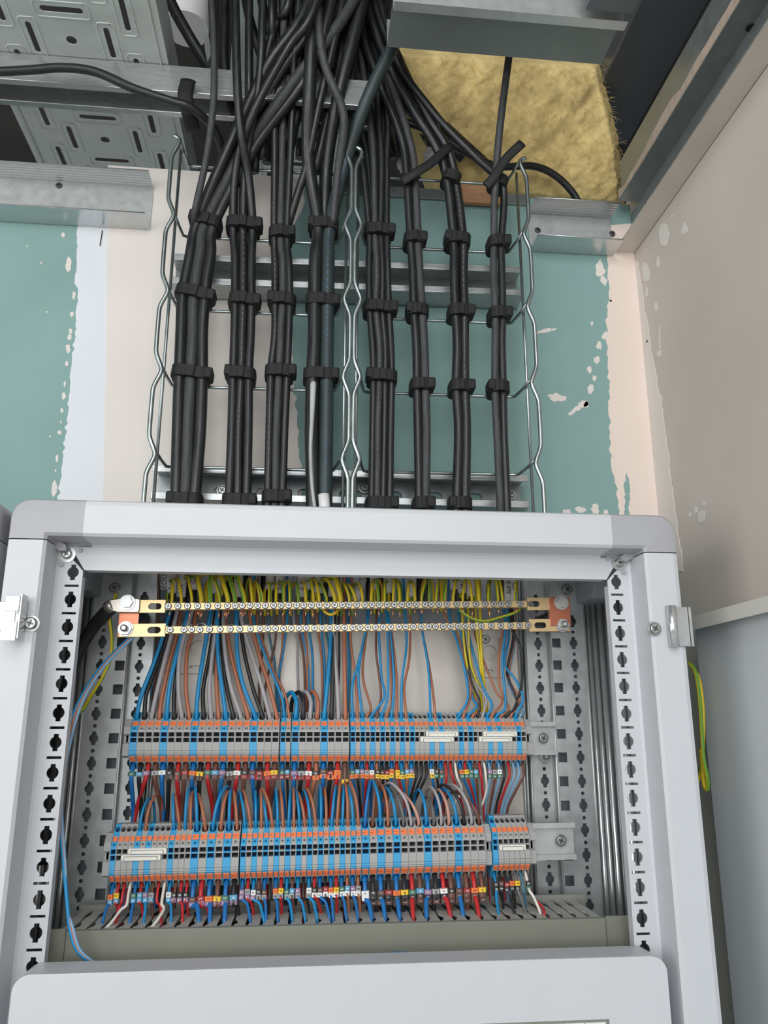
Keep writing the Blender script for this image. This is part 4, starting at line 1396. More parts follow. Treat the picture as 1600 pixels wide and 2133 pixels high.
for k, (c, r) in enumerate((('blue', .0016), ('brown', .0014), ('lblue', .0013))):
    d = k * 3.2
    wire(c, [at(278 + d, 1322, .082), at(258 + d, 1340, .074), at(225 + d, 1372, .058), at(195 + d, 1410, .040), at(170 + d, 1452, .026), at(148 + d * 1.6, 1500, .02), at(136 + d * 1.2, 1560, .02), at(128 + d * .2, 1640, .018), at(126 + d * .6, 1720, .016),
             at(132 + d * .5, 1790, .014), at(140, 1880 + d, .011), at(146 + d, 1935, .008), at(160 + d, 1978, .008), at(188 + d, 2004, .010), at(225 + d, 2030, .012)], r, '%s wire of the loose trio hanging down the left side' % NAMES[c],
         'loose wires at the left side')
# blue loop peeking above the cover
wire('dblue', [at(770, 2010, .005), at(800, 1992, .004), at(840, 1988, .004), at(890, 1993, .004), at(920, 2008, .006)], .0022, 'blue wire peeking up over the cover plate edge in the middle', 'wires behind the cover')
# earth cable to the door
wire('yg', [at(1436, 1380, 0.07), at(1449, 1400, 0.06), at(1457, 1450, .055), at(1462, 1520, .055), at(1466, 1580, .055), at(1474, 1620, .055), at(1474, 1645, 0.06), at(1466, 1630, 0.065), at(1460, 1560, .065)], 0.0020,
     'yellow-green door earth cable hanging behind the right frame edge', 'door earth cables')
wire('yg', [at(1440, 1385, 0.07), at(1456, 1415, 0.065), at(1464, 1470, .065), at(1465, 1530, .065), at(1462, 1590, .07), at(1450, 1640, .08)], 0.0020, 'second yellow-green door earth cable close behind the first', 'door earth cables')
# ================================================================ slotted wiring duct
duct = thing('wiring_duct', 'grey slotted wiring duct under the lower terminals', 'duct', (0, 0.07, -0.38))
dx0, dx1 = at(137, 1945, DY0).x, at(1262, 1920, DY0).x
part(MB().box(dx0, dx1, DY0, DY0 + .002, -.385, DZ + .0006), 'lid', 'duct_lid', duct, bevel=0.0006)
part(MB().box(dx0, dx1, DY0 + .002, DY0 + .007, DZ - .0018, DZ + .0005), 'lid_lip', 'duct_grey', duct, bevel=0.0003)
part(MB().box(dx0 - .018, dx0 - .0006, DY0 + .0015, DY0 + .0035, -.385, DZ + .002), 'end_piece', 'duct_lid', duct)
part(MB().box(dx1 + .0006, dx1 + .024, DY0 + .0015, DY0 + .0035, -.385, DZ + .002), 'end_piece', 'duct_lid', duct)
part(MB().box(dx0 - .012, dx1 + .012, DY1, DY1 + .002, -.385, DZ + .004), 'base', 'duct_grey', duct)
part(MB().box(dx0 - .012, dx1 + .012, DY0 + .004, DY1, -.385, -.383), 'floor_plate', 'duct_grey', duct)
b = MB()
FL = DY1 - DY0 - .006
hwd = [(0, .0050), (.08, .0050), (.15, .0036), (.28, .0036), (.36, .0053), (.50, .0053), (.58, .0053), (.66, .0040), (.80, .0040), (.88, .0053), (.93, .0061), (1, .0062)]
poly = [(-w_ + (.0012 if .1 < t_ < .3 else 0), t_ * FL) for t_, w_ in hwd] + [(w_ + (.0012 if .1 < t_ < .3 else 0), t_ * FL) for t_, w_ in hwd[::-1]]
b.sheet(poly, [slot(0, FL * .93, .006, .0022)], (0, 0, 0), (1, 0, 0), (0, 1, 0), (0, 0, -.0016))
FING = b.mesh('finger', ['duct_finger'])
nf = int((dx1 - dx0 + .02) / .0125)
for k in range(nf):
    x = dx0 - .004 + .0125 * k
    o = spart(FING, 'finger', duct, Vector((x, DY0 + .006, DZ)) - Vector(duct.location))

# ================================================================ wire mesh trays
RZ = [0.1634, 0.2631, 0.3627, 0.4633, 0.5660]


def rz(k, x):
    return RZ[k] + .008 * x


def edge_wire(xb, kink, z0, z1, y):
    """outer wire that steps inwards where each cross wire meets it"""
    pts = []
    z = z0
    marks = []
    for k in range(5):
        c = rz(k, xb)
        marks += [(c - .034, 0), (c - .020, .12), (c - .004, 1), (c + .004, 1), (c + .020, .12), (c + .034, 0)]
    pts.append((xb, y, z0))
    for zz, m in marks:
        if z0 + .004 < zz < z1 - .002:
            pts.append((xb + (kink - xb) * m, y, zz))
    pts.append((xb, y, z1))
    return smooth_path(pts, 4)


def mesh_tray(label, xl, xr, el, ekl, er, ekr, sl, sr):
    t = thing('wire_tray', label, 'cable tray', ((xl + xr) / 2, 0.14, 0.08), 'wire mesh cable trays')
    for k in range(5):
        zl, zr = rz(k, xl), rz(k, xr)
        up = .010 if k < 4 else .004
        pts = [(ekl, 0.098, zl + .006), (ekl + (xl - ekl) * .5, 0.119, zl + .002), (xl, 0.1375, zl), (xl + .006, 0.140, zl), (xr - .006, 0.140, zr), (xr, 0.1375, zr), (ekr + (xr - ekr) * .5, 0.119, zr + .002), (ekr, 0.098, zr + .006)]
        part(MB().tube(pts, 0.0019, 8), 'cross_wire', 'wire_steel', t)
    part(MB().tube(edge_wire(el, ekl, 0.076, rz(4, el) + .008, 0.0962), 0.0026, 8), 'edge_wire', 'wire_steel', t)
    part(MB().tube(edge_wire(er, ekr, 0.076, rz(4, er) + .008, 0.0962), 0.0026, 8), 'edge_wire', 'wire_steel', t)
    part(MB().tube([sl[0], sl[1]], 0.0019, 8), 'side_wire', 'wire_steel', t)
    part(MB().tube([sr[0], sr[1]], 0.0019, 8), 'side_wire', 'wire_steel', t)
    return t


def vline(px, py, y, z0=.076, z1=.570):
    x = at(px, py, y).x
    return ((x, y, z0), (x, y, z1))


mesh_tray('left galvanised wire mesh tray carrying four thick cable bundles', -0.207, -0.0165, -0.2200, -0.2130, -0.0014, -0.0078, vline(345, 720, .118), ((-.0060, .118, .076), (-.0060, .118, .570)))
mesh_tray('right galvanised wire mesh tray carrying four slimmer cable bundles', 0.0185, 0.2035, 0.0036, 0.0100, 0.2200, 0.2135, ((.0078, .118, .076), (.0078, .118, .570)), vline(1098, 800, .118))


def wall_strut(label, x0, x1, zc, tilt, h=.041):
    t = thing('strut_channel', label, 'channel', ((x0 + x1) / 2, WY, zc))
    yb, yf = WY - .0012, 0.150
    b = MB()
    sl = []
    x = x0 + .03
    cx = (x0 + x1) / 2
    while x < x1 - .02:
        sl.append(slot(x - cx, 0, .028, .0125))
        x += .050
    u = (1, 0, tilt)
    b.sheet(rect(x0 - cx, x1 - cx, -h / 2, h / 2), sl, (cx, yb - .004, zc), u, (0, 0, 1), (0, .002, 0))
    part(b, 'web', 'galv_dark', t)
    for s in (-1, 1):
        b = MB()
        th = .002
        prof = [(yf, s * h / 2), (yb, s * h / 2), (yb, s * (h / 2 - th)), (yf + th, s * (h / 2 - th)), (yf + th, s * (h / 2 - .0085)), (yf, s * (h / 2 - .0085))]
        if s < 0:
            prof = prof[::-1]
        V = [(x, y, zc + (x - cx) * tilt + z) for x in (x0, x1) for y, z in prof]
        n = len(prof)
        b.add(V, [list(range(n))[::-1], list(range(n, 2 * n))] + [(i, (i + 1) % n, n + (i + 1) % n, n + i) for i in range(n)])
        part(b, 'flange', 'galv_brush', t, bevel=0.0006)
    return t


s1 = wall_strut('upper slotted strut channel fixed to the wall behind the wire trays', -0.2215, 0.2255, 0.428, 0.020)
s2 = wall_strut('lower slotted strut channel just above the cabinet behind the wire trays', -0.2240, 0.2185, 0.1475, 0.003)
for px, py, st in ((462, 1018, s2), (1068, 1025, s2), (760, 1012, s2), (1056, 570, s1)):
    q = at(px, py, 0.172)
    spart(SCREW_PAN, 'bolt', st, Vector((q.x, 0.181, q.z)) - Vector(st.location), (0, .5, 0))

# ================================================================ black cables
#     stations (px y, left, right) from the first strap down into the cabinet
BUND = [
    ([(462, 402, 456), (530, 385, 448), (612, 370, 438), (690, 366, 434), (778, 362, 432), (900, 360, 426), (1035, 357, 416), (1170, 352, 410)], 3),
    ([(468, 476, 536), (540, 481, 534), (628, 481, 532), (700, 479, 530), (778, 477, 527), (900, 474, 524), (1040, 468, 523), (1170, 462, 518)], 3),
    ([(486, 565, 604), (550, 567, 610), (625, 566, 611), (700, 563, 609), (775, 557, 606), (900, 553, 602), (1030, 551, 596), (1170, 546, 590)], 3),
    ([(470, 650, 700), (540, 645, 698), (628, 642, 696), (700, 640, 695), (782, 637, 695), (900, 637, 692), (1030, 640, 690), (1170, 638, 690)], 2),
    ([(482, 763, 812), (560, 763, 816), (642, 763, 817), (720, 768, 822), (785, 771, 822), (900, 768, 822), (1045, 767, 818), (1170, 764, 816)], 4),
    ([(498, 847, 878), (570, 850, 882), (648, 854, 888), (720, 858, 891), (803, 860, 894), (900, 864, 894), (1048, 866, 894), (1170, 868, 896)], 2),
    ([(500, 934, 975), (570, 937, 976), (650, 939, 977), (720, 942, 978), (805, 942, 977), (900, 946, 978), (1050, 943, 978), (1170, 946, 982)], 2),
    ([(505, 1022, 1052), (570, 1022, 1053), (655, 1024, 1055), (720, 1024, 1053), (808, 1024, 1056), (900, 1026, 1058), (1050, 1036, 1063), (1170, 1040, 1068)], 2),
]
UPS = [
    [[(466, 330), (556, 140), (645, 0)], [(505, 320), (612, 170), (738, 0)], [(535, 300), (645, 150), (690, 0)]],
    [[(492, 350), (530, 230), (600, 100), (660, 0)], [(512, 340), (540, 170), (548, 0)], [(518, 370), (497, 230), (490, 0)]],
    [[(572, 300), (568, 100), (566, 0)], [(588, 300), (590, 100), (592, 0)], [(606, 300), (614, 100), (622, 0)]],
    [[(642, 330), (645, 180), (652, 0)], [(722, 330), (772, 190), (862, 0)]],
    [[(752, 330), (718, 220), (660, 60)], [(778, 330), (768, 230), (735, 0)], [(795, 330), (788, 200), (805, 0)], [(806, 330), (805, 220), (765, 0)]],
    [[(845, 340), (830, 270), (790, 170), (740, 20)], [(863, 350), (850, 280), (815, 170), (770, 0)]],
    [[(930, 370), (905, 300), (850, 210), (780, 60)], [(950, 380), (932, 310), (885, 230), (810, 70)]],
    [[(1031, 400), (1041, 270), (1060, 120), (1076, 0)], [(1050, 415), (1040, 375), (985, 322), (900, 230), (810, 90)]],
]
CBM = {(0, 1): 'cable_worn_sheen', (3, 1): 'cable_teal', (2, 1): 'cable_worn_sheen', (4, 1): 'cable_worn_sheen', (7, 0): 'cable_worn_sheen', (5, 1): 'cable_worn_sheen'}
BN = ['leftmost', 'second', 'third', 'fourth', 'fifth', 'sixth', 'seventh', 'rightmost']
CABLES = []
for j, (st, n) in enumerate(BUND):
    for lay in (0, 1):
        m = n if lay == 0 else (0 if j == 7 else n - 1)
        for k in range(m):
            pts = []
            rr = random.Random(100 * j + 10 * k + lay)
            if lay == 0:
                up = UPS[j][k]
            else:
                u0, u1 = UPS[j][k], UPS[j][min(k + 1, n - 1)]
                up = [((p[0] + u1[min(i, len(u1) - 1)][0]) / 2, (p[1] + u1[min(i, len(u1) - 1)][1]) / 2 + (0 if i < len(u0) - 1 else -10)) for i, p in enumerate(u0)]
            # front cables come forward of the ceiling channel, the right bundles stay further back
            if j < 4:
                yd = {0: 0.100, 1: 0.062, 2: 0.040, 3: 0.020}
            else:
                yd = {0: 0.112, 1: 0.106, 2: 0.098, 3: 0.090, 4: 0.084}
            if j == 7 and k == 0:
                yd = {0: 0.105, 1: 0.085, 2: 0.06, 3: 0.04}
            dl = .012 * lay + .003 * (k % 2)
            up = list(up)
            ext = (up[-1][0] + (up[-1][0] - up[-2][0]) * 1.2, up[-1][1] - 320)
            pts.append(at(ext[0], ext[1], (yd[min(len(up) - 1, 3)] if j < 4 else .08) + dl - .01))
            for i in range(len(up) - 1, -1, -1):
                pts.append(at(up[i][0], up[i][1], yd[min(i, max(yd))] + dl))
            wpx = [(b_ - a_) for _, a_, b_ in st]
            rad = wpx[2] / n / 2 / 1850.0 * 1.12
            for i, (y_, a_, b_) in enumerate(st):
                w_ = (b_ - a_) / n
                f = a_ + w_ * (k + .5 + (.5 if lay else 0))
                jx = rr.uniform(-1, 1) * (2.2 if i in (1, 3, 5) else .6)
                jy = rr.uniform(-.0015, .0015) if i in (1, 3, 5) else 0
                Yc = 0.1185 + lay * rad * 1.5 + jy
                if i == len(st) - 1:
                    Yc = 0.128 + lay * .012
                pts.append(at(f + jx, y_, Yc))
            e = pts[-1]
            pts.append(Vector((e.x, e.y + .004, 0.012 - .006 * rr.random())))
            P = smooth_path(pts, 6)
            b = MB().tube(P, rad, 12)
            mt = CBM.get((j, k), 'cable_black') if lay == 0 else 'cable_black'
            lab = 'black cable in the %s bundle, %s from left in its %s layer' % (BN[j], nth(k), 'front' if lay == 0 else 'rear')
            o = solo(b, 'power_cable', [mt], lab, 'cable', P[0], 'black cables of the %s bundle' % BN[j])
            CABLES.append((j, k, lay, o, P, rad))
            # dashed print along some cables
            if lay == 0 and (j, k) in ((1, 1), (3, 1), (4, 1), (6, 1), (2, 0)):
                q = MB()
                L = 0.0
                for i in range(18, len(P) - 8):
                    seg = (P[i + 1] - P[i]).length
                    nseg = max(1, int(seg / .0052))
                    for s_ in range(nseg):
                        c0 = P[i].lerp(P[i + 1], (s_ + .15) / nseg)
                        c1 = P[i].lerp(P[i + 1], (s_ + .55) / nseg)
                        t_ = (c1 - c0).normalized()
                        toC = (CAM - c0)
                        nn = (toC - t_ * toC.dot(t_)).normalized()
                        side = t_.cross(nn) * .0005
                        A = [c0 + nn * rad * 1.005 - side, c0 + nn * rad * 1.005 + side, c1 + nn * rad * 1.005 + side + side * .6, c1 + nn * rad * 1.005 - side + side * .6]
                        q.add(A, [(0, 1, 2, 3)])
                part(q, 'printed_line', 'print_blue' if (j, k) == (3, 1) else 'print_grey', o, kind='stuff')
EXTRA = [
    ([(-900, 190, .08), (-400, 170, .07), (-60, 152, .06), (60, 146, .055), (130, 141, .052), (200, 150, .052), (280, 185, .054), (360, 212, .06), (400, 226, .066), (445, 268, .09), (470, 330, .12)], .0052, 'cable_black', 'black cable running in from the left across the perforated tray'),
    ([(300, -160, .05), (345, -20, .10), (385, 60, .13), (440, 150, .16), (480, 215, .19), (500, 300, .24)], .0075, 'cable_black', 'dark cable slanting down through the void at upper left'),
    ([(430, -150, .02), (440, 0, .04), (446, 120, .05), (444, 220, .06), (430, 330, .085), (408, 430, .10), (404, 470, .122)], .0042, 'cable_worn_sheen', 'pale scuffed cable dropping straight down left of the crossing'),
    ([(735, 262, .15), (800, 252, .13), (870, 262, .125), (950, 305, .13), (1030, 345, .15), (1110, 346, .17), (1160, 368, .18), (1200, 412, .19), (1215, 460, .20)], .0050, 'cable_black', 'black cable sweeping right in front of the yellow wool'),
    ([(600, 470, .121), (618, 410, .112), (640, 340, .10), (662, 230, .075), (700, 70, .05), (740, -120, .03)], .0050, 'cable_black', 'black cable leaving the third bundle towards the upper right'),
    ([(692, 470, .115), (705, 350, .10), (716, 240, .07), (675, 130, .05), (660, 0, .03), (650, -200, .02)], .0052, 'cable_worn_sheen', 'scuffed cable kinking above the fourth bundle'),
    ([(715, 330, .12), (730, 190, .10), (738, 90, .09), (745, -50, .08)], .0060, 'cable_black', 'black cable rising behind the teal one near the middle'),
    ([(820, 330, .17), (790, 230, .15), (740, 100, .14), (700, -40, .13)], .0070, 'cable_black', 'black cable deep behind the fifth bundle'),
    ([(905, 310, .18), (830, 190, .16), (770, 60, .15), (730, -80, .14)], .0070, 'cable_black', 'black cable deep behind the sixth bundle'),
    ([(1010, 340, .17), (905, 240, .15), (810, 110, .13), (740, -40, .12)], .0070, 'cable_black', 'upper black cable slanting along the edge of the yellow wool'),
    ([(965, 330, .17), (865, 240, .15), (790, 130, .13), (720, -20, .12)], .0075, 'cable_black', 'second black cable slanting beside the yellow wool'),
    ([(556, 340, .20), (560, 180, .18), (520, 40, .16), (500, -80, .15)], .0065, 'cable_black', 'black cable far back behind the third bundle'),
    ([(625, 330, .20), (630, 180, .18), (640, 40, .16), (660, -80, .15)], .0065, 'cable_black', 'black cable far back behind the fourth bundle'),
    ([(545, 330, .115), (560, 200, .095), (575, 80, .075), (590, -150, .06)], .0060, 'cable_black', 'black cable rising between the second and third bundles'),
    ([(600, 330, .115), (625, 200, .095), (640, 80, .075), (650, -150, .06)], .0062, 'cable_black', 'black cable rising between the third and fourth bundles'),
    ([(655, 360, .118), (690, 210, .095), (712, 90, .08), (722, -150, .06)], .0064, 'cable_black', 'black cable leaning right above the fourth bundle'),
    ([(735, 330, .135), (700, 200, .11), (640, 60, .09), (600, -150, .07)], .0066, 'cable_black', 'black cable leaning left behind the fifth bundle'),
    ([(760, 330, .14), (745, 200, .12), (700, 60, .10), (680, -150, .08)], .0066, 'cable_black', 'second black cable leaning left behind the fifth bundle'),
    ([(680, 340, .13), (640, 210, .11), (560, 60, .09), (520, -150, .07)], .0060, 'cable_black', 'black cable leaning far left from the fourth bundle'),
    ([(780, 320, .15), (775, 200, .13), (760, 60, .11), (780, -150, .09)], .0066, 'cable_black', 'black cable rising upright behind the fifth bundle'),
    ([(530, 360, .125), (540, 240, .10), (600, 110, .08), (640, -150, .06)], .0060, 'cable_black', 'black cable leaning right behind the second bundle'),
    ([(840, 330, .15), (822, 220, .13), (770, 90, .12), (720, -150, .10)], .0070, 'cable_black', 'black cable rising left behind the sixth bundle'),
    ([(512, 420, .15), (505, 300, .13), (470, 160, .11), (468, 20, .10), (470, -150, .09)], .0060, 'cable_black', 'black cable rising straight behind the crossing at left'),
]
for wp, r, m, lab in EXTRA:
    P = smooth_path([at(x, y, Y) for x, y, Y in wp], 7)
    solo(MB().tube(P, r, 12), 'power_cable', [m], lab, 'cable', P[0], 'loose black cables')

# straps round the bundles
TIE = [(462, 612, 778, 1042), (468, 626, 780, 1044), (487, 626, 775, 1036), (470, 628, 782, None), (482, 642, 785, 1050), (498, 648, 803, 1050), (500, 650, 806, 1050), (506, 655, 808, None)]
RW_ = ['topmost', 'second', 'third', 'lowest']
for j, ys in enumerate(TIE):
    st = BUND[j][0]
    for r_i, y_ in enumerate(ys):
        if y_ is None:
            continue
        # interpolate the bundle edges
        for (ya, a0, b0), (yb, a1, b1) in zip(st, st[1:]):
            if ya - 1 <= y_ <= yb + 1:
                f = (y_ - ya) / (yb - ya)
                a_, b_ = a0 + (a1 - a0) * f, b0 + (b1 - b0) * f
                break
        l, r = at(a_ - 2, y_, .119), at(b_ + 2, y_, .119)
        c = (l + r) / 2
        wd = r.x - l.x
        slant = 0
        if r_i < 3:
            slant = [(.18), (.05), (0), (.02), (.02), (.05), (.08), (-.03)][j] if r_i == 0 else [(.22), (.12), (.05), (.05), (.05), (.03), (.03), (0)][j] * (1 if r_i == 1 else .5)
        t = thing('cable_strap', 'black strap round the %s cable bundle, %s strap on it' % (BN[j], RW_[r_i]), 'strap', c, 'black cable straps')
        b = MB()
        dp = 0.034
        h = .0072
        b.prism(rrect(0, 0, wd + .004, dp, .0095, 4), (0, .007, -h), (1, 0, 0), (0, 1, 0), (0, 0, 2 * h))
        me = b.mesh('band', ['tie_black'])
        o = spart(me, 'band', t, (0, 0, 0), (0, slant, 0))
        bv(o, .0012)
        b = MB()
        sgn = 1 if (j + r_i) % 3 else -1
        b.box(sgn * (wd / 2) - .004, sgn * (wd / 2) + .0055, -.010, .012, -h * .75, h * 1.1)
        o = spart(b.mesh('tail', ['tie_black']), 'tail', t, (0, 0, 0), (0, slant, 0))
        bv(o, .0022)
        b = MB()
        b.box(-wd * .12, wd * .14, -.0125, -.008, -h * 1.05, h * .9)
        o = spart(b.mesh('overlap', ['tie_black']), 'overlap', t, (0, 0, 0), (0, slant, 0))
        bv(o, .001)
# long loose strap ends near the top right and on the ceiling channel
for pts, lab, wd in (([(1012, 388, .10), (1030, 368, .095), (1055, 330, .09), (1088, 298, .085)], 'long black strap end sticking up beside the rightmost bundle', .0062),
                     ([(838, 378, .105), (862, 362, .10), (900, 338, .10), (940, 300, .105)], 'black strap end crossing the sixth and seventh bundles', .0062),
                     ([(392, 168, .066), (386, 200, .064), (394, 235, .070), (402, 270, .10)], 'black strap tied over the ceiling channel at left', .0095)):
    P = smooth_path([at(x, y, Y) for x, y, Y in pts], 5)
    solo(MB().tube(P, wd, 10, r2=.35), 'cable_strap', ['tie_black'], lab, 'strap', P[0], 'loose strap ends')
for j, y_, lab in ((6, 372, 'black strap round the seventh bundle where it bends back'), (7, 380, 'black strap round the rightmost bundle at the tray top')):
    p = at(940 if j == 6 else 1038, y_, .112)
    t = thing('cable_strap', lab, 'strap', p, 'black cable straps')
    o = spart(MB().prism(rrect(0, 0, .024, .03, .009, 4), (0, .004, -.007), (1, 0, 0), (0, 1, 0), (0, 0, .014)).mesh('band', ['tie_black']), 'band', t, (0, 0, 0), (0, .3, 0))
    bv(o, .001)

# white marker labels on the cable ends inside the cabinet
LAB = [(345, 'EOU', 0, 0), (360, '1x6', 0, 1), (380, 'VA', 0, 2), (405, 'G', 0, 3), (452, '', 1, 0), (497, '', 1, 1), (563, '', 2, 0), (583, '%or', 2, 1), (628, '2', 3, 0), (645, '', 3, 1), (664, 'U', 3, 2), (694, '', 3, 1),
       (780, 'D', 4, 1), (808, '', 4, 2), (858, '', 5, 0), (946, '3', 6, 0), (962, 'W', 6, 1), (980, '', 6, 2), (1056, 'OA E-47E', 7, 0), (1068, 'Co', 7, 1)]
TXT = {}
for k, (px, s, j, ck) in enumerate(LAB):
    own = [c for c in CABLES if c[0] == j and c[1] == min(ck, BUND[j][1] - 1) and c[2] == 0][0][3]
    long_ = s.startswith('OA') or s == 'Co'
    p = at(px, 1200, .104)
    zb = p.z - (.014 if not long_ else .030) - .004 * (k % 3)
    b = MB().tube([(p.x, p.y, zb), (p.x + .0004, p.y, zb + .060)], .0048 if not long_ else .0040, 12)
    o = part(b, 'marker_label', 'label_white', own)
    if s:
        me = TXT.setdefault(s, text_mesh(s, .0075 if not long_ else .0062))
        g = bpy.data.objects.new('lettering', me)
        COL.objects.link(g)
        g.parent = o
        g.location = Vector((p.x, p.y - (.0049 if not long_ else .0041), zb + (.0075 if not long_ else .022))) - Vector(own.location)
        g.rotation_euler = (math.pi / 2, -math.pi / 2 if not long_ else math.pi / 2, 0)
# two tilted labelled cores near the middle
b = MB().tube([at(741, 1248, .10), at(757, 1206, .105)], .0042, 12)
t = thing('marker_label', 'tilted white handwritten cable marker behind the upper earth bar', 'label', at(741, 1248, .10))
part(b, 'tube', 'label_white', t)
me = text_mesh('V', .007)
g = bpy.data.objects.new('lettering', me)
COL.objects.link(g)
g.parent = t
q = at(750, 1226, .0955)
g.location = q - Vector(t.location)
g.rotation_euler = (math.pi / 2, .35, 0)
# worn streak with its reflection painted pale, then a white sleeve, fourth bundle
P = [at(653, 796, .1115), at(652, 815, .1088), at(650, 870, .1085), at(647, 940, .1095), at(650, 1010, .1105), at(656, 1060, .113)]
solo(MB().tube(smooth_path(P, 5), [.0026, .0034, .0036, .0036, .0035, .0034, .0033, .0032, .0030, .0028, .0026, .0024, .0023, .0022, .0021, .002, .002, .002, .002, .002, .002, .002, .002, .002, .002, .002], 10), 'power_cable', ['cable_streak'], 'pale worn streak with painted reflection on the front of the fourth bundle', 'cable', P[0], 'black cables of the fourth bundle')
o = [c for c in CABLES if c[0] == 3 and c[1] == 1 and c[2] == 0][0][3]
part(MB().tube([at(674, 1030, .1095), at(678, 1075, .1100)], .0062, 12), 'white_sleeve', 'label_white', o)
# ================================================================ ceiling void


def perforated_tray(label, xc, wd, y0, y1, yref, z):
    t = thing('perforated_tray', label, 'cable tray', (xc, (y0 + y1) / 2, z), 'perforated cable trays')
    holes, rings = [], MB()

    def emboss(cx, cy, L, w_, horiz):
        ring = [(p[0], p[1]) for p in rrect(cx, cy, (L if horiz else w_) + .013, (w_ if horiz else L) + .013, .0045, 3)]
        P = [Vector((a, c, z)) for a, c in ring]
        P.append(P[0])
        P.append(P[1])
        rings.tube(P, .0009, 6, caps=False)
    k0 = int((y0 - yref) / .0833) - 1
    for k in range(k0, 40):
        yh = yref + .0833 * k
        for cx, cy, L, w_, hz in ((0, -.0417, .048, .0082, True), (-.044, 0, .044, .0066, False), (.044, 0, .044, .0066, False), (-.070, -.0417, .044, .0066, False), (.070, -.0417, .044, .0066, False)):
            if abs(cx) > wd / 2 - .015:
                continue
            yy = yh + cy
            if y0 + .03 < yy < y1 - .03:
                holes.append(slot(xc + cx, yy, L, w_, hz))
                emboss(xc + cx, yy, L, w_, hz)
        if y0 + .02 < yh < y1 - .02:
            holes.append(circ(xc, yh, .0062, 12))
    b = MB().sheet(rect(xc - wd / 2, xc + wd / 2, y0, y1), holes, (0, 0, z), (1, 0, 0), (0, 1, 0), (0, 0, .001))
    part(b, 'base', 'galv_tray', t)
    part(rings, 'embossing', 'galv_tray', t)
    for s in (-1, 1):
        x = xc + s * wd / 2
        x0_, x1_ = sorted((x, x + s * .001))
        part(MB().box(x0_, x1_, y0, y1, z, z + .055), 'side_flange', 'galv_tray', t)
        part(MB().tube([(x - s * .008, y0, z - .0006), (x - s * .008, y1, z - .0006)], .0014, 8), 'stiffening_rib', 'galv_tray', t)
    return t


perforated_tray('wide perforated galvanised cable tray at upper left overhead', -0.3375, 0.215, -0.9, 0.70, 0.0536, 0.66)
perforated_tray('narrow perforated cable tray overhead behind the black cables', -0.0700, 0.126, 0.135, 0.70, 0.2015 - .0833, 0.66)
# ceiling channel under the trays
t = thing('strut_channel', 'strut channel hung crosswise under the perforated trays', 'channel', (-0.45, 0.10, 0.64))
b = MB()
prof = [(.078, .620), (.0865, .620), (.0865, .622), (.080, .622), (.080, .657), (.119, .657), (.119, .622), (.1125, .622), (.1125, .620), (.121, .620), (.121, .659), (.078, .659)]
n = len(prof)
V = [(x, y, z) for x in (-1.0, 0.020) for y, z in prof]
b.add(V, [list(range(n)), list(range(n, 2 * n))[::-1]] + [((i + 1) % n, i, n + i, n + (i + 1) % n) for i in range(n)])
part(b, 'channel', 'galv_brush', t, bevel=0.0008)
q = atz(255, 206, .655)
part(MB().cyl((q.x, q.y, .657), (0, 0, -1), .009, .004, 6).cyl((q.x, q.y, .653), (0, 0, -1), .004, .008, 12), 'bolt', 'zinc_screw', t)
# grey metal beam crossing the void on the right
yb_, yf_ = atz(1000, 112, .66).y, atz(1300, 35, .66).y
bx0, bx1 = .035, atz(1258, 122, .66).x
t = thing('metal_stud', 'grey metal stud crossing the ceiling void above the yellow wool', 'stud', ((bx0 + bx1) / 2, yb_, .66))
part(MB().box(bx0, bx1, yf_, yb_, .66, .6612), 'web', 'beam_grey', t)
part(MB().box(bx0, bx1, yf_ - .001, yf_, .64, .70), 'flange', 'galv', t)
part(MB().box(bx0, bx1, yb_, yb_ + .001, .66, .70), 'flange', 'beam_grey', t)
part(MB().box(bx0, bx1, yf_ - .012, yf_ - .001, .64, .641), 'lip', 'galv', t)
q0, q1 = atz(1220, 20, .635), atz(1318, 30, .635)
b = MB().box(q0.x, q1.x, q0.y - .05, q0.y, .634, .700)
solo(b, 'stud_bracket', ['duct_dark'], 'dark metal bracket at the right end of the grey stud', 'bracket', (q0.x, q0.y, .634), bevel=.001)
# dark duct along the right wall
b = MB().box(.352, .437, -0.8, .262, .75, .80)
solo(b, 'ventilation_duct', ['duct_dark'], 'dark flat metal duct running along the right side of the void', 'duct', (.39, 0, .75), bevel=.002)
# metal track on the back wall top and a wooden block
x0, x1 = at(700, 395, WY).x, at(1100, 420, WY).x
solo(MB().box(x0, x1, .186, .205, .574, .590), 'wall_track', ['galv_dark'], 'dull metal track along the top of the green board', 'track', ((x0 + x1) / 2, .19, .574), bevel=.0005)
xa, xb = at(958, 400, .184).x, at(1040, 400, .184).x
solo(MB().box(xa, xb, .178, .1855, at(1000, 428, .184).z, at(1000, 388, .184).z), 'wood_block', ['wood'], 'small brown wooden block on the wall track between cables', 'block', ((xa + xb) / 2, .184, .57), bevel=.001)
solo(MB().box(at(955, 360, .30).x, at(1010, 360, .30).x, .28, .32, .55, .80), 'wood_batten', ['wood'], 'brown wooden batten standing in the dark void behind the cables', 'batten', (at(980, 360, .30).x, .30, .55))

# mineral wool: lumpy slab hanging from behind the stud down to the wall top
from mathutils import noise


def wool_pt(u, v):
    c = [(800, 88, .085), (1262, 118, .120), (1322, 445, .225), (900, 405, .235)]
    a = Vector(at(*c[0])).lerp(at(*c[1]), u)
    d = Vector(at(*c[3])).lerp(at(*c[2]), u)
    return a.lerp(d, v)


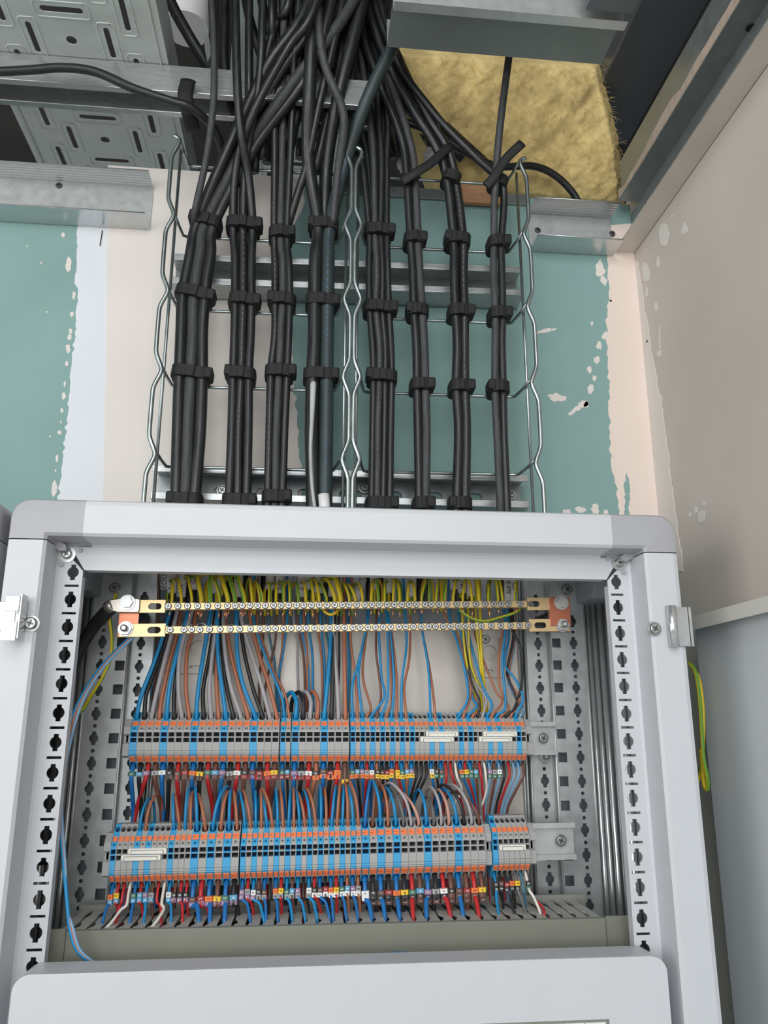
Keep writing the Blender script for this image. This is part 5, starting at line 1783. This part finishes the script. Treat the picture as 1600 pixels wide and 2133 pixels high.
NU, NV = 110, 90
b = MB()
nrm = (wool_pt(1, .5) - wool_pt(0, .5)).cross(wool_pt(.5, 1) - wool_pt(.5, 0)).normalized()
if nrm.dot(CAM - wool_pt(.5, .5)) < 0:
    nrm = -nrm
V = []
for i in range(NU + 1):
    for k in range(NV + 1):
        u, v = i / NU, k / NV
        p = wool_pt(u, v)
        q = p * 1.0
        st = Vector((p.x * 1.0 + p.z * 1.0, p.y, p.z - p.x)) 
        h = .009 * noise.noise(p * 12) + .0035 * noise.noise(Vector((st.x * 20, st.z * 60, p.y * 20))) + .0024 * noise.noise(Vector((st.x * 60, st.z * 260, p.y * 60))) + .0012 * noise.noise(p * 420)
        edge = min(u, 1 - u, v, 1 - v)
        h -= .03 * max(0, .07 - edge) / .07
        # rounded right shoulder
        V.append(p + nrm * (h + .014 * math.sin(math.pi * min(1, max(0, v)))))
b.add(V, [(i * (NV + 1) + k, i * (NV + 1) + k + 1, (i + 1) * (NV + 1) + k + 1, (i + 1) * (NV + 1) + k) for i in range(NU) for k in range(NV)], 0, True)
# back and rim for thickness
n0 = len(b.v)
bk = [wool_pt(u, v) - nrm * .05 for u, v in ((0, 0), (1, 0), (1, 1), (0, 1))]
b.add(bk, [(0, 1, 2, 3)])
idx = lambda i, k: i * (NV + 1) + k
rims = [[idx(i, 0) for i in range(NU + 1)], [idx(NU, k) for k in range(NV + 1)], [idx(i, NV) for i in range(NU, -1, -1)], [idx(0, k) for k in range(NV, -1, -1)]]
for s in range(4):
    b.f.append(rims[s] + [n0 + (s + 1) % 4, n0 + s])
    b.m.append(0)
    b.s.append(False)
t = thing('mineral_wool', 'yellow mineral wool slab hanging in the ceiling opening', 'insulation', wool_pt(.5, 1))
part(b, 'slab', 'wool', t)
# loose fibres
b = MB()
rr = random.Random(5)
for k in range(2200):
    u, v = rr.random(), rr.random()
    i, kk = int(u * NU), int(v * NV)
    p = V[i * (NV + 1) + kk]
    d = Vector((1, .1, -1.0)).normalized() * rr.uniform(.4, 1) + Vector((rr.gauss(0, .35), rr.gauss(0, .35), rr.gauss(0, .35)))
    d.normalize()
    L = rr.uniform(.004, .016)
    m_ = p + d * L * .5 + nrm * rr.uniform(.0006, .0028)
    b.tube([p - nrm * .0005, m_, p + d * L + nrm * rr.uniform(-.001, .002)], .00016, 3, caps=False)
part(b, 'fibres', 'wool', t, kind='stuff')

# crumpled white plastic pieces behind the seventh bundle
for cx, cy, Y, sx, lab in ((902, 325, .185, .013, 'crumpled white plastic scrap left of the seventh bundle bend'), (955, 300, .19, .012, 'crumpled white plastic scrap right of the seventh bundle bend'),
                           (838, 345, .18, .008, 'small white plastic scrap behind the sixth bundle')):
    c = at(cx, cy, Y)
    b = MB()
    V2, N1, N2 = [], 10, 8
    for i in range(N1):
        for k in range(N2):
            a = 2 * math.pi * i / N1
            ph = math.pi * (k + .5) / N2
            d = Vector((math.sin(ph) * math.cos(a), math.sin(ph) * math.sin(a), math.cos(ph)))
            r = sx * (1 + .5 * noise.noise(d * 1.7 + Vector((cx, 0, 0))))
            V2.append(c + d * r)
    b.add(V2, [(i * N2 + k, ((i + 1) % N1) * N2 + k, ((i + 1) % N1) * N2 + k + 1, i * N2 + k + 1) for i in range(N1) for k in range(N2 - 1)] + [[i * N2 for i in range(N1)][::-1], [i * N2 + N2 - 1 for i in range(N1)]])
    solo(b, 'plastic_scrap', ['label_white'], lab, 'plastic', c, 'plastic scraps')
# hanger bits upper left of the cable crossing
q = at(424, 70, .12)
solo(MB().prism([(0, 0), (.006, .001), (.012, -.030), (.008, -.045), (.004, -.03)], (q.x, q.y, q.z), (1, 0, 0), (0, 0, 1), (0, .02, 0)), 'hanger_clip', ['galv_bright'], 'bent shiny hanger clip beside the cables at the top', 'clip', q)
q = at(390, 40, .30)
solo(MB().cyl((q.x, q.y, q.z - .02), (0, 0, 1), .035, .3, 20), 'vent_pipe', ['label_white'], 'pale round pipe dimly seen in the void at the top', 'pipe', (q.x, q.y, q.z - .02))
q = at(520, 130, .25)
solo(MB().box(q.x - .028, q.x + .03, .25, .252, q.z - .10, q.z + .25), 'metal_sheet', ['beam_grey'], 'grey metal sheet standing in the void behind crossing cables', 'sheet', (q.x, .25, q.z - .1))
